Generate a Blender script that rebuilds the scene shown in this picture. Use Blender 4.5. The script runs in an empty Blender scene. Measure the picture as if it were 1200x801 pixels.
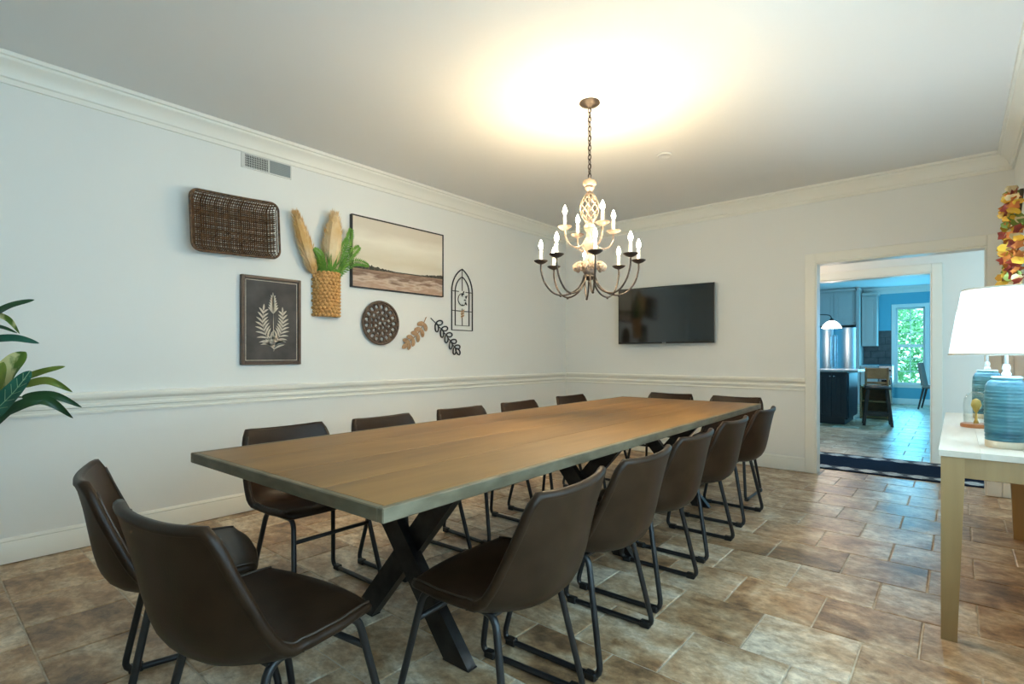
import bpy, math, random
from mathutils import Vector, Matrix, Euler
random.seed(7)
PI = math.pi
S = bpy.context.scene
COL = S.collection

# ---------------------------------------------------------------- camera, world, exposure
cam_d = bpy.data.cameras.new('camera')
cam = bpy.data.objects.new('camera', cam_d)
COL.objects.link(cam)
YAW = math.atan(521 / 613)
cam.location = (0, 0, 1.124)
cam.rotation_euler = (PI / 2, 0, YAW)
cam_d.sensor_width = 36
cam_d.lens = 613 / 1200 * 36
cam_d.shift_y = 16.5 / 1200
cam_d.clip_start = 0.02
S.camera = cam
S.view_settings.view_transform = 'Standard'
S.view_settings.look = 'None'
S.view_settings.gamma = 1
S.view_settings.use_curve_mapping = False
S.view_settings.exposure = 0.46

W = bpy.data.worlds.new('sky')
S.world = W
W.use_nodes = True
bg = W.node_tree.nodes['Background']
bg.inputs[0].default_value = (0.50, 0.83, 1.0, 1)
bg.inputs[1].default_value = 3.0


def area_light(name, loc, rot, sx, sy, energy, color):
    d = bpy.data.lights.new(name, 'AREA')
    d.shape = 'RECTANGLE'
    d.size, d.size_y = sx, sy
    d.energy, d.color = energy, color
    o = bpy.data.objects.new(name, d)
    o.location, o.rotation_euler = loc, rot
    COL.objects.link(o)
    return o


# daylight entering through the windows
DAY = (0.60, 0.84, 1.0)
XW = 0.345   # plane of the wall with the dining room window
area_light('daylight_dining_window', (XW - .03, 1.15, 1.40), (0, PI / 2, 0), 1.7, 2.6, 22, DAY)
area_light('daylight_kitchen_side_window', (1.42, 11.2, 1.5), (0, PI / 2, 0), 1.5, 3.4, 100, (0.05, 0.47, 0.90))
area_light('daylight_kitchen_back_window', (-0.82, 15.12, 1.37), (-PI / 2, 0, 0), 0.5, 1.6, 30, (0.10, 0.62, 1.0))


# ---------------------------------------------------------------- materials
def new_mat(name):
    m = bpy.data.materials.new(name)
    m.use_nodes = True
    nt = m.node_tree
    b = nt.nodes['Principled BSDF']
    return m, nt, b


def mat(name, c1, c2=None, scale=8, stretch=(1, 1, 1), rough=0.5, metal=0.0, bump=0.0, bscale=None,
        detail=4, spec=0.5, lo=0.35, hi=0.65, coords='Object', bdist=0.01):
    m, nt, b = new_mat(name)
    N, L = nt.nodes, nt.links
    b.inputs['Roughness'].default_value = rough
    b.inputs['Metallic'].default_value = metal
    b.inputs['Specular IOR Level'].default_value = spec
    b.inputs['Base Color'].default_value = (*c1, 1)
    if c2 or bump:
        tc = N.new('ShaderNodeTexCoord')
        mp = N.new('ShaderNodeMapping')
        mp.inputs['Scale'].default_value = stretch
        L.new(tc.outputs[coords], mp.inputs[0])
        if c2:
            nz = N.new('ShaderNodeTexNoise')
            nz.inputs['Scale'].default_value = scale
            nz.inputs['Detail'].default_value = detail
            L.new(mp.outputs[0], nz.inputs['Vector'])
            r = N.new('ShaderNodeValToRGB')
            r.color_ramp.elements[0].position = lo
            r.color_ramp.elements[1].position = hi
            r.color_ramp.elements[0].color = (*c1, 1)
            r.color_ramp.elements[1].color = (*c2, 1)
            L.new(nz.outputs['Fac'], r.inputs[0])
            L.new(r.outputs[0], b.inputs['Base Color'])
        if bump:
            n2 = N.new('ShaderNodeTexNoise')
            n2.inputs['Scale'].default_value = bscale or scale * 3
            n2.inputs['Detail'].default_value = 3
            L.new(mp.outputs[0], n2.inputs['Vector'])
            bp = N.new('ShaderNodeBump')
            bp.inputs['Strength'].default_value = bump
            bp.inputs['Distance'].default_value = bdist
            L.new(n2.outputs['Fac'], bp.inputs['Height'])
            L.new(bp.outputs[0], b.inputs['Normal'])
    return m


def emit_mat(name, col, strength):
    m, nt, b = new_mat(name)
    b.inputs['Base Color'].default_value = (*col, 1)
    b.inputs['Emission Color'].default_value = (*col, 1)
    b.inputs['Emission Strength'].default_value = strength
    return m


def glass_mat(name, tint=(1, 1, 1), gloss=0.12):
    m = bpy.data.materials.new(name)
    m.use_nodes = True
    nt = m.node_tree
    nt.nodes.clear()
    o = nt.nodes.new('ShaderNodeOutputMaterial')
    mx = nt.nodes.new('ShaderNodeMixShader')
    t = nt.nodes.new('ShaderNodeBsdfTransparent')
    g = nt.nodes.new('ShaderNodeBsdfGlossy')
    fr = nt.nodes.new('ShaderNodeLayerWeight')
    fr.inputs[0].default_value = 0.5
    ml = nt.nodes.new('ShaderNodeMath')
    ml.operation = 'MULTIPLY'
    t.inputs[0].default_value = (*tint, 1)
    g.inputs['Roughness'].default_value = 0.03
    nt.links.new(fr.outputs['Facing'], ml.inputs[0])
    ml.inputs[1].default_value = gloss
    nt.links.new(ml.outputs[0], mx.inputs[0])
    nt.links.new(t.outputs[0], mx.inputs[1])
    nt.links.new(g.outputs[0], mx.inputs[2])
    nt.links.new(mx.outputs[0], o.inputs[0])
    return m


def shade_mat(name):
    m = bpy.data.materials.new(name)
    m.use_nodes = True
    nt = m.node_tree
    nt.nodes.clear()
    o = nt.nodes.new('ShaderNodeOutputMaterial')
    mx = nt.nodes.new('ShaderNodeMixShader')
    d = nt.nodes.new('ShaderNodeBsdfDiffuse')
    t = nt.nodes.new('ShaderNodeBsdfTranslucent')
    d.inputs[0].default_value = (0.86, 0.88, 0.88, 1)
    t.inputs[0].default_value = (0.86, 0.88, 0.88, 1)
    mx.inputs[0].default_value = 0.5
    nt.links.new(d.outputs[0], mx.inputs[1])
    nt.links.new(t.outputs[0], mx.inputs[2])
    nt.links.new(mx.outputs[0], o.inputs[0])
    return m


def tile_mat():
    m, nt, b = new_mat('travertine_tile')
    N, L = nt.nodes, nt.links
    geo = N.new('ShaderNodeNewGeometry')
    oi = N.new('ShaderNodeObjectInfo')
    add = N.new('ShaderNodeMath'); add.operation = 'ADD'
    L.new(geo.outputs['Random Per Island'], add.inputs[0])
    L.new(oi.outputs['Random'], add.inputs[1])
    fr = N.new('ShaderNodeMath'); fr.operation = 'FRACT'
    L.new(add.outputs[0], fr.inputs[0])
    w = N.new('ShaderNodeMath'); w.operation = 'MULTIPLY'; w.inputs[1].default_value = 60
    L.new(fr.outputs[0], w.inputs[0])
    mp = N.new('ShaderNodeMapping'); mp.inputs['Scale'].default_value = (1.0, 1.35, 1)
    L.new(geo.outputs['Position'], mp.inputs[0])

    def noise(scale, detail, rough=0.6, dist=0.0):
        n = N.new('ShaderNodeTexNoise'); n.noise_dimensions = '4D'
        n.inputs['Scale'].default_value = scale
        n.inputs['Detail'].default_value = detail
        n.inputs['Roughness'].default_value = rough
        n.inputs['Distortion'].default_value = dist
        L.new(mp.outputs[0], n.inputs['Vector'])
        L.new(w.outputs[0], n.inputs['W'])
        return n
    n1 = noise(3.6, 8, 0.64, 0.5)
    n2 = noise(20, 9, 0.72, 0.3)
    r1 = N.new('ShaderNodeValToRGB')
    e = r1.color_ramp.elements
    e[0].position, e[0].color = 0.34, (0.17, 0.10, 0.055, 1)
    e[1].position, e[1].color = 0.66, (0.72, 0.64, 0.51, 1)
    a = e.new(0.44); a.color = (0.37, 0.225, 0.115, 1)
    a = e.new(0.55); a.color = (0.53, 0.40, 0.26, 1)
    sh = N.new('ShaderNodeMath'); sh.operation = 'MULTIPLY_ADD'
    sh.inputs[1].default_value = 0.13; sh.inputs[2].default_value = -0.055
    L.new(fr.outputs[0], sh.inputs[0])
    s2 = N.new('ShaderNodeMath'); s2.operation = 'ADD'
    L.new(n1.outputs['Fac'], s2.inputs[0]); L.new(sh.outputs[0], s2.inputs[1])
    L.new(s2.outputs[0], r1.inputs[0])
    r2 = N.new('ShaderNodeValToRGB')
    r2.color_ramp.elements[0].position = 0.36; r2.color_ramp.elements[0].color = (0.42, 0.36, 0.30, 1)
    r2.color_ramp.elements[1].position = 0.62; r2.color_ramp.elements[1].color = (1.18, 1.16, 1.12, 1)
    L.new(n2.outputs['Fac'], r2.inputs[0])
    mx = N.new('ShaderNodeMix'); mx.data_type = 'RGBA'; mx.blend_type = 'MULTIPLY'
    mx.inputs['Factor'].default_value = 0.85
    L.new(r1.outputs[0], mx.inputs['A']); L.new(r2.outputs[0], mx.inputs['B'])
    L.new(mx.outputs['Result'], b.inputs['Base Color'])
    b.inputs['Roughness'].default_value = 0.34
    rr = N.new('ShaderNodeMapRange')
    rr.inputs['To Min'].default_value = 0.42; rr.inputs['To Max'].default_value = 0.26
    L.new(n2.outputs['Fac'], rr.inputs['Value']); L.new(rr.outputs[0], b.inputs['Roughness'])
    bp = N.new('ShaderNodeBump'); bp.inputs['Strength'].default_value = 0.22; bp.inputs['Distance'].default_value = 0.01
    L.new(n2.outputs['Fac'], bp.inputs['Height']); L.new(bp.outputs[0], b.inputs['Normal'])
    return m


def wood_mat(name, cols, scale=3.0, stretch=(1, 0.12, 1), rough=0.45, bump=0.15, rnd=0.25):
    m, nt, b = new_mat(name)
    N, L = nt.nodes, nt.links
    tc = N.new('ShaderNodeTexCoord')
    oi = N.new('ShaderNodeObjectInfo')
    mp = N.new('ShaderNodeMapping'); mp.inputs['Scale'].default_value = stretch
    L.new(tc.outputs['Object'], mp.inputs[0])
    w = N.new('ShaderNodeMath'); w.operation = 'MULTIPLY'; w.inputs[1].default_value = 40
    L.new(oi.outputs['Random'], w.inputs[0])
    n1 = N.new('ShaderNodeTexNoise'); n1.noise_dimensions = '4D'
    n1.inputs['Scale'].default_value = scale; n1.inputs['Detail'].default_value = 8
    n1.inputs['Roughness'].default_value = 0.62; n1.inputs['Distortion'].default_value = 0.8
    n2 = N.new('ShaderNodeTexNoise'); n2.noise_dimensions = '4D'
    n2.inputs['Scale'].default_value = scale * 9; n2.inputs['Detail'].default_value = 4
    for n in (n1, n2):
        L.new(mp.outputs[0], n.inputs['Vector']); L.new(w.outputs[0], n.inputs['W'])
    mx = N.new('ShaderNodeMath'); mx.operation = 'MULTIPLY_ADD'; mx.inputs[1].default_value = rnd
    L.new(n2.outputs['Fac'], mx.inputs[0]); L.new(n1.outputs['Fac'], mx.inputs[2])
    r = N.new('ShaderNodeValToRGB')
    e = r.color_ramp.elements
    e[0].position, e[0].color = 0.40, (*cols[0], 1)
    e[1].position, e[1].color = 0.85, (*cols[-1], 1)
    for i, c in enumerate(cols[1:-1]):
        a = e.new(0.40 + 0.45 * (i + 1) / (len(cols) - 1)); a.color = (*c, 1)
    L.new(mx.outputs[0], r.inputs[0]); L.new(r.outputs[0], b.inputs['Base Color'])
    b.inputs['Roughness'].default_value = rough
    bp = N.new('ShaderNodeBump'); bp.inputs['Strength'].default_value = bump; bp.inputs['Distance'].default_value = 0.004
    L.new(n2.outputs['Fac'], bp.inputs['Height']); L.new(bp.outputs[0], b.inputs['Normal'])
    return m


M = dict(
    wall=mat('wall_paint', (0.79, 0.795, 0.755), rough=0.75, bump=0.03, bscale=180),
    kwall=mat('kitchen_daylight_tint', (0.14, 0.44, 0.54), rough=0.75),  # kitchen walls: blue daylight cast put into the base colour
    ceil=mat('ceiling_paint', (0.76, 0.765, 0.75), rough=0.85, bump=0.03, bscale=150),
    trim=mat('trim_paint', (0.83, 0.82, 0.74), rough=0.4),
    grout=mat('grout', (0.56, 0.49, 0.39), (0.42, 0.35, 0.26), scale=20, rough=0.9),
    tile=tile_mat(),
    oak=wood_mat('oiled_wood', [(0.115, 0.052, 0.012), (0.22, 0.112, 0.029), (0.33, 0.178, 0.052)], scale=2.4,
                 stretch=(1, 0.16, 1), rough=0.46),
    edge=mat('grey_weathered_edge', (0.13, 0.102, 0.058), (0.20, 0.162, 0.10), scale=9, stretch=(1, 1, 3), rough=0.55, bump=0.1),
    steel=mat('dark_steel', (0.03, 0.028, 0.028), (0.06, 0.055, 0.052), scale=12, rough=0.3, metal=0.8),
    leather=mat('brown_faux_leather', (0.020, 0.0096, 0.0042), (0.031, 0.0158, 0.0078), scale=14, rough=0.40, spec=0.22, bump=0.12,
                bscale=220, bdist=0.002),
    welt=mat('leather_welt', (0.045, 0.028, 0.018), rough=0.42),
    tube=mat('black_powder_coat', (0.012, 0.012, 0.013), rough=0.38),
    rubber=mat('black_plastic', (0.008, 0.008, 0.008), rough=0.5),
    bronze=mat('dark_bronze', (0.030, 0.022, 0.018), (0.055, 0.042, 0.033), scale=30, rough=0.5, metal=0.4),
    cream=mat('distressed_cream', (0.30, 0.23, 0.175), (0.13, 0.075, 0.05), scale=38, rough=0.6, lo=0.52, hi=0.72),
    candle=mat('candle_sleeve', (0.80, 0.76, 0.66), rough=0.5),
    bulb=emit_mat('lit_bulb', (1.0, 0.86, 0.64), 30),
    chalk=mat('charcoal_canvas', (0.050, 0.046, 0.044), (0.085, 0.078, 0.072), scale=7, rough=0.8),
    brownframe=wood_mat('brown_frame_wood', [(0.045, 0.024, 0.015), (0.085, 0.05, 0.032), (0.12, 0.075, 0.05)], scale=8),
    motif=mat('cream_print', (0.62, 0.56, 0.46), (0.48, 0.42, 0.33), scale=40, rough=0.8),
    blackframe=mat('black_frame', (0.014, 0.012, 0.011), rough=0.5),
    darkwicker=mat('dark_wicker', (0.050, 0.024, 0.011), (0.17, 0.088, 0.038), scale=45, rough=0.6),
    wicker=mat('golden_wicker', (0.44, 0.21, 0.058), (0.78, 0.45, 0.16), scale=60, rough=0.65),
    pampas=mat('pampas_plume', (0.82, 0.66, 0.42), (0.68, 0.42, 0.16), scale=5, rough=0.9),
    grass=mat('green_grass', (0.06, 0.19, 0.012), (0.15, 0.32, 0.03), scale=14, rough=0.6),
    platewood=mat('carved_brown', (0.05, 0.03, 0.018), (0.16, 0.10, 0.065), scale=30, rough=0.6),
    copper=mat('copper_leaf', (0.42, 0.24, 0.12), (0.55, 0.36, 0.21), scale=30, rough=0.5, metal=0.3),
    ironleaf=mat('black_iron', (0.020, 0.021, 0.022), rough=0.5, metal=0.2),
    ventgrey=mat('vent_white', (0.66, 0.66, 0.62), rough=0.5),
    ventfin=mat('vent_fin_grey', (0.30, 0.335, 0.33), rough=0.5),
    dark=mat('dark_void', (0.02, 0.02, 0.018), rough=0.9),
    screen=mat('tv_screen', (0.006, 0.0065, 0.006), rough=0.07, spec=1.0),
    tvbezel=mat('tv_bezel', (0.012, 0.012, 0.012), rough=0.3),
    silver=mat('silver_plastic', (0.42, 0.45, 0.45), rough=0.35, metal=0.4),
    ash=wood_mat('pale_ash_wood', [(0.24, 0.145, 0.055), (0.33, 0.21, 0.088), (0.41, 0.275, 0.125)], scale=3, stretch=(1, 1, 0.1)),
    ashtop=wood_mat('whitewashed_top', [(0.46, 0.40, 0.31), (0.58, 0.52, 0.43), (0.66, 0.61, 0.52)], scale=3, stretch=(1, 0.12, 1)),
    glaze=mat('turquoise_glaze', (0.022, 0.115, 0.17), (0.10, 0.30, 0.37), scale=5, stretch=(1, 1, 5), rough=0.28, bump=0.25,
              bscale=14),
    glaze_top=mat('pale_glaze', (0.36, 0.60, 0.66), rough=0.25),
    bisque=mat('bare_clay', (0.66, 0.60, 0.47), rough=0.7),
    acrylic=mat('clear_neck', (0.75, 0.84, 0.86), rough=0.15),
    shade=shade_mat('white_lamp_shade'),
    shaderim=mat('shade_rim', (0.70, 0.66, 0.56), rough=0.7),
    glass=glass_mat('clear_glass', (0.96, 0.98, 0.98), 0.2),
    redwood=mat('reddish_wood', (0.34, 0.13, 0.05), (0.46, 0.20, 0.08), scale=9, rough=0.5),
    amber=mat('amber_decor', (0.60, 0.44, 0.12), rough=0.4),
    pane=glass_mat('window_pane', (0.95, 0.98, 1.0), 0.06),
    navy=mat('navy_rug', (0.006, 0.014, 0.035), rough=0.95),
    greycab=mat('grey_cabinet_paint', (0.47, 0.45, 0.41), rough=0.5),
    blackcab=mat('black_cabinet_paint', (0.010, 0.013, 0.017), rough=0.4),
    inox=mat('stainless_steel', (0.68, 0.71, 0.73), rough=0.24, metal=1.0),
    stone=mat('pale_countertop', (0.55, 0.54, 0.52), (0.40, 0.39, 0.38), scale=12, rough=0.2),
    slate=mat('slate_backsplash', (0.060, 0.058, 0.056), (0.10, 0.096, 0.092), scale=9, rough=0.5),
    walnut=wood_mat('dark_walnut', [(0.022, 0.012, 0.008), (0.04, 0.022, 0.014), (0.06, 0.034, 0.02)], scale=6),
    honey=wood_mat('honey_wood', [(0.16, 0.075, 0.025), (0.26, 0.13, 0.045), (0.34, 0.18, 0.07)], scale=6),
    taupe=mat('taupe_fabric', (0.23, 0.18, 0.14), rough=0.9),
    whiteglass=emit_mat('lit_white_glass', (1.0, 0.97, 0.9), 3.0),
    pot=mat('grey_pot', (0.30, 0.29, 0.27), rough=0.6),
    soil=mat('soil', (0.03, 0.02, 0.013), rough=1),
    bark=mat('plant_stem', (0.10, 0.08, 0.04), (0.16, 0.13, 0.07), scale=30, rough=0.8),
    leafdark=mat('deep_green_leaf', (0.008, 0.045, 0.014), (0.018, 0.075, 0.02), scale=8, rough=0.4),
    leafteal=mat('blue_green_leaf', (0.006, 0.075, 0.045), (0.012, 0.12, 0.07), scale=8, rough=0.4),
    leafolive=mat('olive_leaf', (0.10, 0.16, 0.015), (0.19, 0.22, 0.03), scale=14, rough=0.45),
    leafvar=mat('variegated_leaf', (0.08, 0.15, 0.012), (0.62, 0.58, 0.26), scale=10, stretch=(3, 1, 1), rough=0.45, lo=0.45, hi=0.56),
    vein=mat('leaf_vein', (0.22, 0.36, 0.20), rough=0.5),
    yellowleaf=mat('yellow_leaf', (0.78, 0.50, 0.04), (0.62, 0.32, 0.03), scale=12, rough=0.6),
    orangeleaf=mat('orange_leaf', (0.62, 0.20, 0.03), (0.44, 0.12, 0.02), scale=12, rough=0.6),
    redleaf=mat('red_leaf', (0.30, 0.035, 0.015), (0.18, 0.02, 0.012), scale=12, rough=0.6),
    greenleaf=mat('green_leaf', (0.22, 0.27, 0.03), (0.14, 0.2, 0.03), scale=12, rough=0.6),
    creamleaf=mat('straw_leaf', (0.68, 0.55, 0.30), rough=0.7),
    treegreen=mat('tree_green', (0.10, 0.36, 0.16), (0.34, 0.72, 0.38), scale=3, rough=0.6),
    lawn=mat('lawn', (0.08, 0.20, 0.04), (0.14, 0.28, 0.06), scale=3, rough=0.9),
)


# ---------------------------------------------------------------- mesh helpers
class MB:
    def __init__(self):
        self.v, self.f = [], []

    def add(self, vs, fs):
        k = len(self.v)
        self.v += [tuple(p) for p in vs]
        self.f += [tuple(i + k for i in q) for q in fs]
        return self

    def box(self, x0, x1, y0, y1, z0, z1):
        return self.add([(x0, y0, z0), (x1, y0, z0), (x1, y1, z0), (x0, y1, z0), (x0, y0, z1), (x1, y0, z1), (x1, y1, z1), (x0, y1, z1)],
                        [(0, 3, 2, 1), (4, 5, 6, 7), (0, 1, 5, 4), (1, 2, 6, 5), (2, 3, 7, 6), (3, 0, 4, 7)])

    def bbox(self, x0, x1, y0, y1, z0, z1, b=0.004):
        """box with chamfered edges"""
        b = min(b, (x1 - x0) * .45, (y1 - y0) * .45, (z1 - z0) * .45)
        c = ((x0 + x1) / 2, (y0 + y1) / 2, (z0 + z1) / 2)
        h = ((x1 - x0) / 2, (y1 - y0) / 2, (z1 - z0) / 2)
        vs, idx = [], {}
        for sx in (-1, 1):
            for sy in (-1, 1):
                for sz in (-1, 1):
                    s = (sx, sy, sz)
                    for ax in range(3):
                        p = [c[i] + s[i] * (h[i] - (0 if i == ax else b)) for i in range(3)]
                        idx[(s, ax)] = len(vs)
                        vs.append(p)
        fs = []
        for ax in range(3):
            o = [i for i in range(3) if i != ax]
            for sg in (-1, 1):
                q = []
                for a, d in ((-1, -1), (1, -1), (1, 1), (-1, 1)):
                    s = [0, 0, 0]
                    s[ax], s[o[0]], s[o[1]] = sg, a, d
                    q.append(idx[(tuple(s), ax)])
                if (sg < 0) != (ax == 1):
                    q.reverse()
                fs.append(q)
        for ax in range(3):
            o = [i for i in range(3) if i != ax]
            for a in (-1, 1):
                for d in (-1, 1):
                    s0, s1 = [0, 0, 0], [0, 0, 0]
                    s0[ax], s1[ax] = -1, 1
                    for s in (s0, s1):
                        s[o[0]], s[o[1]] = a, d
                    s0, s1 = tuple(s0), tuple(s1)
                    q = [idx[(s0, o[0])], idx[(s1, o[0])], idx[(s1, o[1])], idx[(s0, o[1])]]
                    if (a * d > 0) == (ax == 1):
                        pass
                    else:
                        q.reverse()
                    fs.append(q)
        for sx in (-1, 1):
            for sy in (-1, 1):
                for sz in (-1, 1):
                    s = (sx, sy, sz)
                    q = [idx[(s, 0)], idx[(s, 1)], idx[(s, 2)]]
                    if sx * sy * sz < 0:
                        q.reverse()
                    fs.append(q)
        return self.add(vs, fs)

    def tube(self, pts, r, n=8, closed=False, caps=True):
        pts = [Vector(p) for p in pts]
        m = len(pts)
        rs = r if isinstance(r, (list, tuple)) else [r] * m
        tang = []
        for i in range(m):
            a = pts[(i - 1) % m] if (closed or i > 0) else pts[i]
            c = pts[(i + 1) % m] if (closed or i < m - 1) else pts[i]
            t = (c - a)
            tang.append(t.normalized() if t.length > 1e-9 else Vector((0, 0, 1)))
        t0 = tang[0]
        ref = Vector((0, 0, 1)) if abs(t0.z) < 0.9 else Vector((1, 0, 0))
        nrm = (ref - t0 * ref.dot(t0)).normalized()
        vs = []
        for i in range(m):
            t = tang[i]
            nrm = (nrm - t * nrm.dot(t))
            nrm = nrm.normalized() if nrm.length > 1e-6 else Vector((1, 0, 0))
            bn = t.cross(nrm)
            for k in range(n):
                a = 2 * PI * k / n
                vs.append(pts[i] + (nrm * math.cos(a) + bn * math.sin(a)) * rs[i])
        fs = []
        for i in range(m if closed else m - 1):
            j = (i + 1) % m
            for k in range(n):
                l = (k + 1) % n
                fs.append((i * n + k, i * n + l, j * n + l, j * n + k))
        if caps and not closed:
            fs.append(tuple(reversed(range(n))))
            fs.append(tuple((m - 1) * n + k for k in range(n)))
        return self.add(vs, fs)

    def lathe(self, prof, n=24, c=(0, 0, 0), caps=True, a0=0.0, a1=2 * PI):
        full = abs(a1 - a0 - 2 * PI) < 1e-6
        nn = n if full else n + 1
        vs = []
        for r, z in prof:
            for k in range(nn):
                a = a0 + (a1 - a0) * k / n
                vs.append((c[0] + r * math.cos(a), c[1] + r * math.sin(a), c[2] + z))
        fs = []
        for i in range(len(prof) - 1):
            for k in range(n):
                l = (k + 1) % nn
                fs.append((i * nn + k, i * nn + l, (i + 1) * nn + l, (i + 1) * nn + k))
        if caps and full:
            fs.append(tuple(reversed(range(n))))
            fs.append(tuple((len(prof) - 1) * n + k for k in range(n)))
        return self.add(vs, fs)

    def grid(self, rows):
        m, n = len(rows), len(rows[0])
        vs = [p for r in rows for p in r]
        fs = [(i * n + k, i * n + k + 1, (i + 1) * n + k + 1, (i + 1) * n + k) for i in range(m - 1) for k in range(n - 1)]
        return self.add(vs, fs)

    def sphere(self, c, r, n=10, m=6, sc=(1, 1, 1)):
        prof = [(r * math.sin(PI * i / m), -r * math.cos(PI * i / m)) for i in range(m + 1)]
        vs = []
        for rr, z in prof:
            rr = max(rr, r * 1e-3)
            for k in range(n):
                a = 2 * PI * k / n
                vs.append((c[0] + rr * math.cos(a) * sc[0], c[1] + rr * math.sin(a) * sc[1], c[2] + z * sc[2]))
        fs = [(i * n + k, i * n + (k + 1) % n, (i + 1) * n + (k + 1) % n, (i + 1) * n + k) for i in range(m) for k in range(n)]
        return self.add(vs, fs)

    def prism(self, poly, axis, a, b):
        """extrude a 2-D polygon along an axis (0,1,2) from a to b"""
        n = len(poly)
        o = [i for i in range(3) if i != axis]
        vs = []
        for w in (a, b):
            for p in poly:
                q = [0, 0, 0]
                q[o[0]], q[o[1]], q[axis] = p[0], p[1], w
                vs.append(q)
        fs = [tuple(range(n)), tuple(reversed(range(n, 2 * n)))]
        fs += [(k, n + k, n + (k + 1) % n, (k + 1) % n) for k in range(n)]
        return self.add(vs, fs)

    def mesh(self, name, m, smooth=False, fix=False):
        me = bpy.data.meshes.new(name)
        me.from_pydata(self.v, [], self.f)
        if fix:
            import bmesh
            b = bmesh.new(); b.from_mesh(me)
            bmesh.ops.recalc_face_normals(b, faces=b.faces)
            b.to_mesh(me); b.free()
        me.materials.append(m)
        if smooth:
            me.polygons.foreach_set('use_smooth', [True] * len(me.polygons))
            if smooth != 'all':
                me.set_sharp_from_angle(angle=math.radians(40))
        me.update()
        return me

    def build(self, name, m, parent=None, smooth=False, loc=None, rot=None, fix=True):
        o = bpy.data.objects.new(name, self.mesh(name, m, smooth, fix))
        COL.objects.link(o)
        if parent:
            o.parent = parent
        if loc:
            o.location = loc
        if rot:
            o.rotation_euler = rot
        return o


def empty(name, label, cat, loc=(0, 0, 0), rz=0.0, group=None, rot=None):
    o = bpy.data.objects.new(name, None)
    o.empty_display_size = 0.05
    o.location = loc
    o.rotation_euler = rot or (0, 0, rz)
    COL.objects.link(o)
    return tag(o, label, cat, group)


def tag(o, label, cat=None, group=None, kind=None):
    if label:
        o['label'] = label
    if cat:
        o['category'] = cat
    if group:
        o['group'] = group
    if kind:
        o['kind'] = kind
    return o


def struct(o, label=None):
    o['kind'] = 'structure'
    if label:
        o['label'] = label
    return o


def copy_tree(o, parent=None):
    c = o.copy()
    COL.objects.link(c)
    c.parent = parent
    for ch in list(o.children):
        copy_tree(ch, c)
    return c


def fillet(pts, rad, closed=False, n=5):
    pts = [Vector(p) for p in pts]
    m = len(pts)
    out = []
    for i in range(m):
        if not closed and i in (0, m - 1):
            out.append(pts[i]); continue
        p, a, b = pts[i], pts[(i - 1) % m], pts[(i + 1) % m]
        da, db = (a - p), (b - p)
        d = min(rad, da.length * .45, db.length * .45)
        s, e = p + da.normalized() * d, p + db.normalized() * d
        for k in range(n + 1):
            t = k / n
            out.append(s * (1 - t) ** 2 + p * 2 * t * (1 - t) + e * t * t)
    return out


def spline(pts, n=6, closed=False):
    pts = [Vector(p) for p in pts]
    m = len(pts)
    out = []
    for i in range(m if closed else m - 1):
        if closed:
            p0, p1, p2, p3 = (pts[(i + k) % m] for k in (-1, 0, 1, 2))
        else:
            p0, p1, p2, p3 = pts[max(i - 1, 0)], pts[i], pts[i + 1], pts[min(i + 2, m - 1)]
        for k in range(n):
            t = k / n
            out.append(0.5 * ((2 * p1) + (p2 - p0) * t + (2 * p0 - 5 * p1 + 4 * p2 - p3) * t * t + (3 * p1 - p0 - 3 * p2 + p3) * t ** 3))
    if not closed:
        out.append(pts[-1])
    return out


def interp(tab, x):
    for (a, va), (b, vb) in zip(tab, tab[1:]):
        if x <= b:
            t = (x - a) / (b - a)
            t = max(0, min(1, t))
            return va + (vb - va) * t
    return tab[-1][1]


# ---------------------------------------------------------------- the room
XL, XR, YF, YB, H = -3.92, 0.345, 5.70, -1.90, 2.74
DX0, DX1, DH = -1.028, 0.186, 2.012          # doorway in the far wall
Y2, D2X0, D2X1, D2H = 7.05, -1.34, -0.20, 2.005  # second doorway across the hall
KX0, KX1, KY = -3.6, 1.5, 15.2

fl = struct(MB().box(-4.1, 1.7, YB - .15, KY + .15, -0.08, -0.004).build('floor', M['grout']), 'mottled brown and grey stone tile floor')

P, G = 0.3536, 0.0055
vis, rest = [], []
CY, SY = math.cos(YAW), math.sin(YAW)


def in_view(x, y):
    X, Z = x * CY + y * SY, -x * SY + y * CY
    if Z < 0.9:
        return False
    px, py = 600 + 613 * X / Z, 417 + 613 * 1.124 / Z
    return -70 < px < 1270 and py < 880


r0 = int(math.floor((YB - 2.108) / P)) - 1
for r in range(r0, 38):
    y0 = 2.108 + r * P
    if y0 > KY or y0 + P < YB:
        continue
    off = -0.637 if r % 2 == 0 else -0.461
    for c in range(-11, 8):
        x0 = off + c * P
        xa, xb = (XL, XR) if y0 + P / 2 < YF else ((-2.9, 1.5) if y0 + P / 2 < Y2 else (KX0, KX1))
        a, b = max(x0, xa), min(x0 + P, xb)
        ya, yb = max(y0, YB), min(y0 + P, KY)
        if b - a < 0.03 or yb - ya < 0.03:
            continue
        full = (b - a > P - 1e-4 and yb - ya > P - 1e-4)
        cx, cy = (a + b) / 2, (ya + yb) / 2
        (vis if in_view(cx, cy) and cy < Y2 else rest).append((a, b, ya, yb, full))
vis.sort(key=lambda t: t[2] ** 2 + t[0] ** 2)
rest += vis[298:]
vis = vis[:298]


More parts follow.
